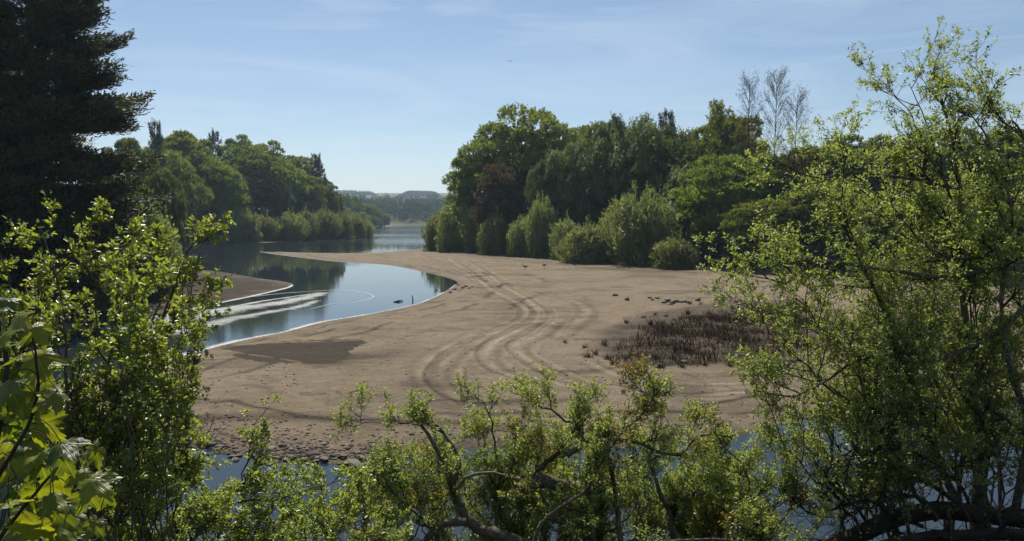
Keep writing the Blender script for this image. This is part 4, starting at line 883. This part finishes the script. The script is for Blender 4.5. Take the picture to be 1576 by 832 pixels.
bush('thorn_bush', 'tall near bush with small bright leaves and a slanting dark stem at the left', 'bush', rl, lb_,
     [dict(n=300, lo=.3, hi=.75, K=7, ang=(.4, 1.0), wig=.2, up=.1, rr=.5, rend=.003, tmin=.2),
      dict(n=2200, lo=.12, hi=.38, K=5, ang=(.4, 1.1), wig=.22, up=.1, rr=.5, rend=.002),
      dict(n=5600, lo=.05, hi=.15, K=4, ang=(.4, 1.2), wig=.2, up=.1, rr=.5, rend=.0014)],
     dict(per=7, L=.05, W=.030, tmin=.1, spread=.8), M_BUSH, 104)
# --- low growth over the water, bottom left
R5 = np.random.default_rng(15)
lo = [limb([(240, 860), (300, 800), (365, 772), (420, 768), (475, 752), (520, 740)], (8.6, 9), .022, .005, r=R5, wob=.008),
      limb([(200, 870), (230, 780), (260, 720), (300, 690), (330, 640)], (8.4, 8.8), .02, .004, r=R5),
      limb([(320, 870), (340, 790), (375, 740), (380, 700), (400, 640)], (8.4, 9), .016, .004, r=R5),
      limb([(375, 745), (380, 725), (395, 712), (415, 720), (440, 700)], (8.6, 8.8), .012, .004, r=R5),
      limb([(400, 870), (430, 820), (470, 790), (500, 740)], (8.4, 8.6), .016, .004, r=R5),
      limb([(180, 850), (200, 760), (230, 700), (220, 650)], (8.2, 8.4), .016, .004, r=R5),
      limb([(300, 860), (420, 840), (540, 850), (620, 840)], (8, 8.2), .016, .004, r=R5),
      limb([(480, 870), (540, 800), (560, 770), (600, 730)], (9, 9.4), .016, .004, r=R5),
      limb([(150, 870), (260, 820), (360, 810), (450, 820)], (8, 8.2), .016, .004, r=R5)]
lo += shoots(26, 120, 560, 745, 830, (7.6, 9), R5, 880, .010, 40) + shoots(5, 120, 260, 640, 730, (8, 9), R5, 880, .010, 40)
rq = lo[0][0][0].copy(); bush('low_bush', 'low sprawling bush with thin arching stems in front of the pool, bottom left', 'bush', rq, lo,
     [dict(n=260, lo=.2, hi=.6, K=7, ang=(.4, 1.0), wig=.22, up=.12, rr=.5, rend=.0025, tmin=.1),
      dict(n=1500, lo=.1, hi=.3, K=5, ang=(.4, 1.1), wig=.22, up=.1, rr=.5, rend=.0018),
      dict(n=3800, lo=.05, hi=.13, K=4, ang=(.4, 1.2), wig=.2, up=.1, rr=.5, rend=.0012)],
     dict(per=6, L=.044, W=.024, tmin=.1), M_BUSH, 105)

# --- sycamore sapling with big leaves, very near at the left
def syc_mat():
    b = MB('sycamore_leaf'); rr = b.orand(); col = b.mix(rr, (.045, .08, .016), (.19, .21, .018)); n = b.noise(30, 4, vec=b.objc())  # second tone pushed to saturated yellow for the backlit glow
    vein = b.attr('vein'); col = b.mix(b.math('MULTIPLY', vein, .6), col, (.26, .28, .09)); col = b.mix(b.math('MULTIPLY', b.ramp(n, .62, .72), .5), col, (.16, .10, .03))
    nm = b.bump(b.math('SUBTRACT', b.math('MULTIPLY', n, .4), vein), .6, .004)
    pr = b.princ(col, .36, .5, nm); tr = b.n('ShaderNodeBsdfTranslucent'); b.l(b.mix(1.0, col, (1.7, 1.6, .35), 'MULTIPLY'), tr.inputs[0])
    ms = b.n('ShaderNodeMixShader'); ms.inputs[0].default_value = .5; b.l(pr, ms.inputs[1]); b.l(tr.outputs[0], ms.inputs[2]); return b.done(ms.outputs[0])
M_SYC = syc_mat()
def syc_leaf(seed):
    r = np.random.default_rng(seed); lob = [(0, 1.0), (.95, .86), (-.95, .86), (1.95, .52), (-1.95, .52)]; n = 120; a = np.linspace(-math.pi, math.pi, n, endpoint=False); rad = np.full(n, .26)
    for c, l in lob:
        x = np.abs(a - c); rad = np.maximum(rad, l * (1 - (x / .62) ** 1.35 * .62) * (x < .62)); 
    rad *= 1 + .05 * np.sign(np.sin(a * 26)) * (rad > .4) + .03 * np.sin(a * 13 + seed); rad[np.abs(a) > 2.75] = .12
    K = 9; s = np.linspace(0, 1, K); A, S_ = np.meshgrid(a, s); R_ = S_ * rad; X = R_ * np.sin(A); Y = R_ * np.cos(A)
    cur = r.uniform(.15, .4); Z = -cur * (X ** 2) - r.uniform(.1, .45) * np.clip(Y, 0, 2) ** 2 + .05 * np.sin(X * 9 + seed) * R_ + .05 * np.cos(Y * 8)
    vein = np.zeros(A.shape)
    for c, _ in lob:
        dv = np.abs(X * math.cos(c) - Y * math.sin(c)); al = X * math.sin(c) + Y * math.cos(c); vein = np.maximum(vein, np.exp(-(dv / .018) ** 2) * (al > 0)); Z += -.05 * np.exp(-(dv / .05) ** 2) * (al > 0) * R_
        sv = np.abs(((al * 1.0 - dv * 1.0) * 6) % 1 - .5); vein = np.maximum(vein, .5 * np.exp(-(sv / .08) ** 2) * (al > .1) * (dv < .3))
    V = np.stack([X, Y, Z], -1).reshape(-1, 3); idx = np.arange(K * n).reshape(K, n); nx = np.roll(idx, -1, 1); Q = np.stack([idx[:-1], idx[1:], nx[1:], nx[:-1]], -1).reshape(-1, 4)
    return mesh_np('sycamore_leaf', V, Q, {'vein': vein.ravel()}, M_SYC, True)
SL = [syc_leaf(i) for i in range(5)]
def sycamore():
    from mathutils import Vector, Matrix
    st = [limb([(-120, 1100), (-60, 900), (-20, 760), (0, 640), (10, 540), (-20, 455), (-60, 400)], (2.3, 2.5), .018, .006, r=R5, wob=.003), limb([(-60, 900), (20, 800), (70, 740), (120, 690)], (2.3, 2.4), .009, .003, r=R5, wob=.002), limb([(-20, 760), (30, 680), (60, 600), (50, 520)], (2.3, 2.2), .008, .003, r=R5, wob=.002),
          limb([(-40, 850), (40, 850), (100, 840), (150, 830)], (2.4, 2.5), .008, .003, r=R5, wob=.002)]
    root = st[0][0][0].copy(); root[2] = hz(root[0], root[1]) - .05; t = thing('sycamore_sapling', 'very near sapling with large lobed backlit leaves at the lower left edge', 'sapling', root)
    st.insert(0, (np.array([root, root * .5 + st[0][0][0] * .5, st[0][0][0]]), np.array([.022, .02, .018]))); st[0] = (resample(st[0][0], 16), np.linspace(.022, .018, 16))
    for i, (p, rad) in enumerate(st): obj('stem' if i < 2 else 'branch', mesh_np('sapling_stem', *tubes([p - root], [rad], 7), None, M_TWIG, True), t)
    spots = [(20, 500, 62), (60, 512, 44), (35, 545, 50), (10, 580, 56), (62, 560, 60), (24, 612, 60), (78, 612, 46), (50, 640, 54), (12, 660, 66), (70, 662, 58), (102, 690, 60), (30, 715, 60), (66, 722, 50), (95, 742, 60), (8, 745, 60), (140, 700, 44), (150, 745, 56), (40, 770, 60), (112, 790, 64), (78, 800, 60), (16, 810, 60), (130, 770, 40),
             (-14, 540, 60), (-20, 620, 60), (-10, 700, 60), (48, 690, 46), (88, 770, 46), (60, 590, 40), (5, 470, 44), (26, 640, 50), (-10, 780, 60), (50, 820, 60), (100, 830, 60), (140, 815, 44), (15, 550, 44), (45, 575, 44), (5, 600, 50), (64, 620, 44), (38, 680, 50), (10, 690, 50), (58, 700, 44), (92, 718, 44), (20, 770, 50), (62, 765, 48), (98, 808, 50), (36, 800, 48), (125, 735, 40), (158, 770, 36), (30, 525, 40), (0, 520, 50), (45, 605, 46), (85, 700, 40), (20, 840, 60)]
    r = np.random.default_rng(8); br = np.vstack([p for p, _ in st[1:]]); pp_, pr_ = [], []
    for i, (u, v, px) in enumerate(spots):
        d = 2.15 + .5 * r.random(); c = P(u, v, d); s = px / F * d * .82
        nrmv = Vector(nrm(np.array([r.normal() * .4, -.25 + r.normal() * .3, .95]))) if i % 2 == 0 else Vector(nrm(np.array([r.normal() * .5, -.8 + r.normal() * .3, .3 + r.normal() * .3]))); tip = Vector((r.normal() * .6, r.normal() * .3 - .1, -1 + r.normal() * .3)); tip = (tip - nrmv * tip.dot(nrmv)).normalized(); x = tip.cross(nrmv).normalized()
        o = obj('leaf', SL[i % 5], t); M4 = Matrix((x, tip, nrmv)).transposed().to_4x4(); M4 = Matrix.Translation(Vector(c - root) - tip * s * .35) @ M4 @ Matrix.Scale(s, 4); o.matrix_basis = M4
        e = np.array(M4.translation) + root; k = np.argmin(np.linalg.norm(br - e, axis=1)); b0 = br[k]; tt = np.linspace(0, 1, 6)[:, None]; pp_.append(b0 * (1 - tt) + e * tt + np.array([0, 0, .03]) * np.sin(tt * 3.14) - root); pr_.append(np.full(6, .0018))
    for p, q in zip(pp_, pr_): obj('leaf_stalk', mesh_np('leaf_stalk', *tubes([p], [q], 5), None, M_TWIG, True), t)
sycamore()

# --- undergrowth on the near bank
def undergrowth():
    r = np.random.default_rng(9); n = 2600; u = r.uniform(-500, 2100, n); y = 4 + 12.3 * r.random(n) ** .8; x = (u - 788) / F * y; Z, sd, wt = Hmap(x, y); ok = ~wt & (r.random(n) < .9); x, y, Z = x[ok], y[ok], Z[ok]; n = len(x); m = 9
    b0 = np.stack([x, y, Z], 1); d = rdir(n * m, r); d[:, 2] = np.abs(d[:, 2]) + .6; h = np.repeat(r.uniform(.12, .5, n), m); d = nrm(d)
    K = 5; t = np.linspace(0, 1, K); B0 = np.repeat(b0, m, 0); p = B0[:, None] + d[:, None] * (h[:, None] * t)[:, :, None]; p[:, :, 2] -= .25 * h[:, None] * t ** 2
    tv, tq = tubes(p, np.broadcast_to([.003, .003, .002, .002, .001], (n * m, K)), 3)
    v, q, rn = leafage(p, 5, .05, .026, r, tmin=.25)
    obj('bank_undergrowth', mesh_np('bank_undergrowth', v, q, {'rnd': rn}, M_CENTER), kind='stuff')
    obj('undergrowth_stems', mesh_np('undergrowth_stems', tv, tq, None, M_TWIG), kind='stuff')
undergrowth()

# ---------------------------------------------------------------- haze
def haze():
    import bmesh; me = bpy.data.meshes.new('haze'); bm = bmesh.new(); bmesh.ops.create_cube(bm, size=1); bm.to_mesh(me); bm.free()
    o = obj('haze', me, kind='stuff'); o.scale = (14600, 14600, 190); o.location = (0, 0, 190 / 2 - 3)
    m = bpy.data.materials.new('haze_air'); m.use_nodes = True; t = m.node_tree; t.nodes.clear(); ou = t.nodes.new('ShaderNodeOutputMaterial'); vp = t.nodes.new('ShaderNodeVolumePrincipled')
    vp.inputs['Color'].default_value = (.62, .80, 1, 1); vp.inputs['Density'].default_value = .00015; vp.inputs['Anisotropy'].default_value = .2; t.links.new(vp.outputs[0], ou.inputs['Volume']); me.materials.append(m)
haze()
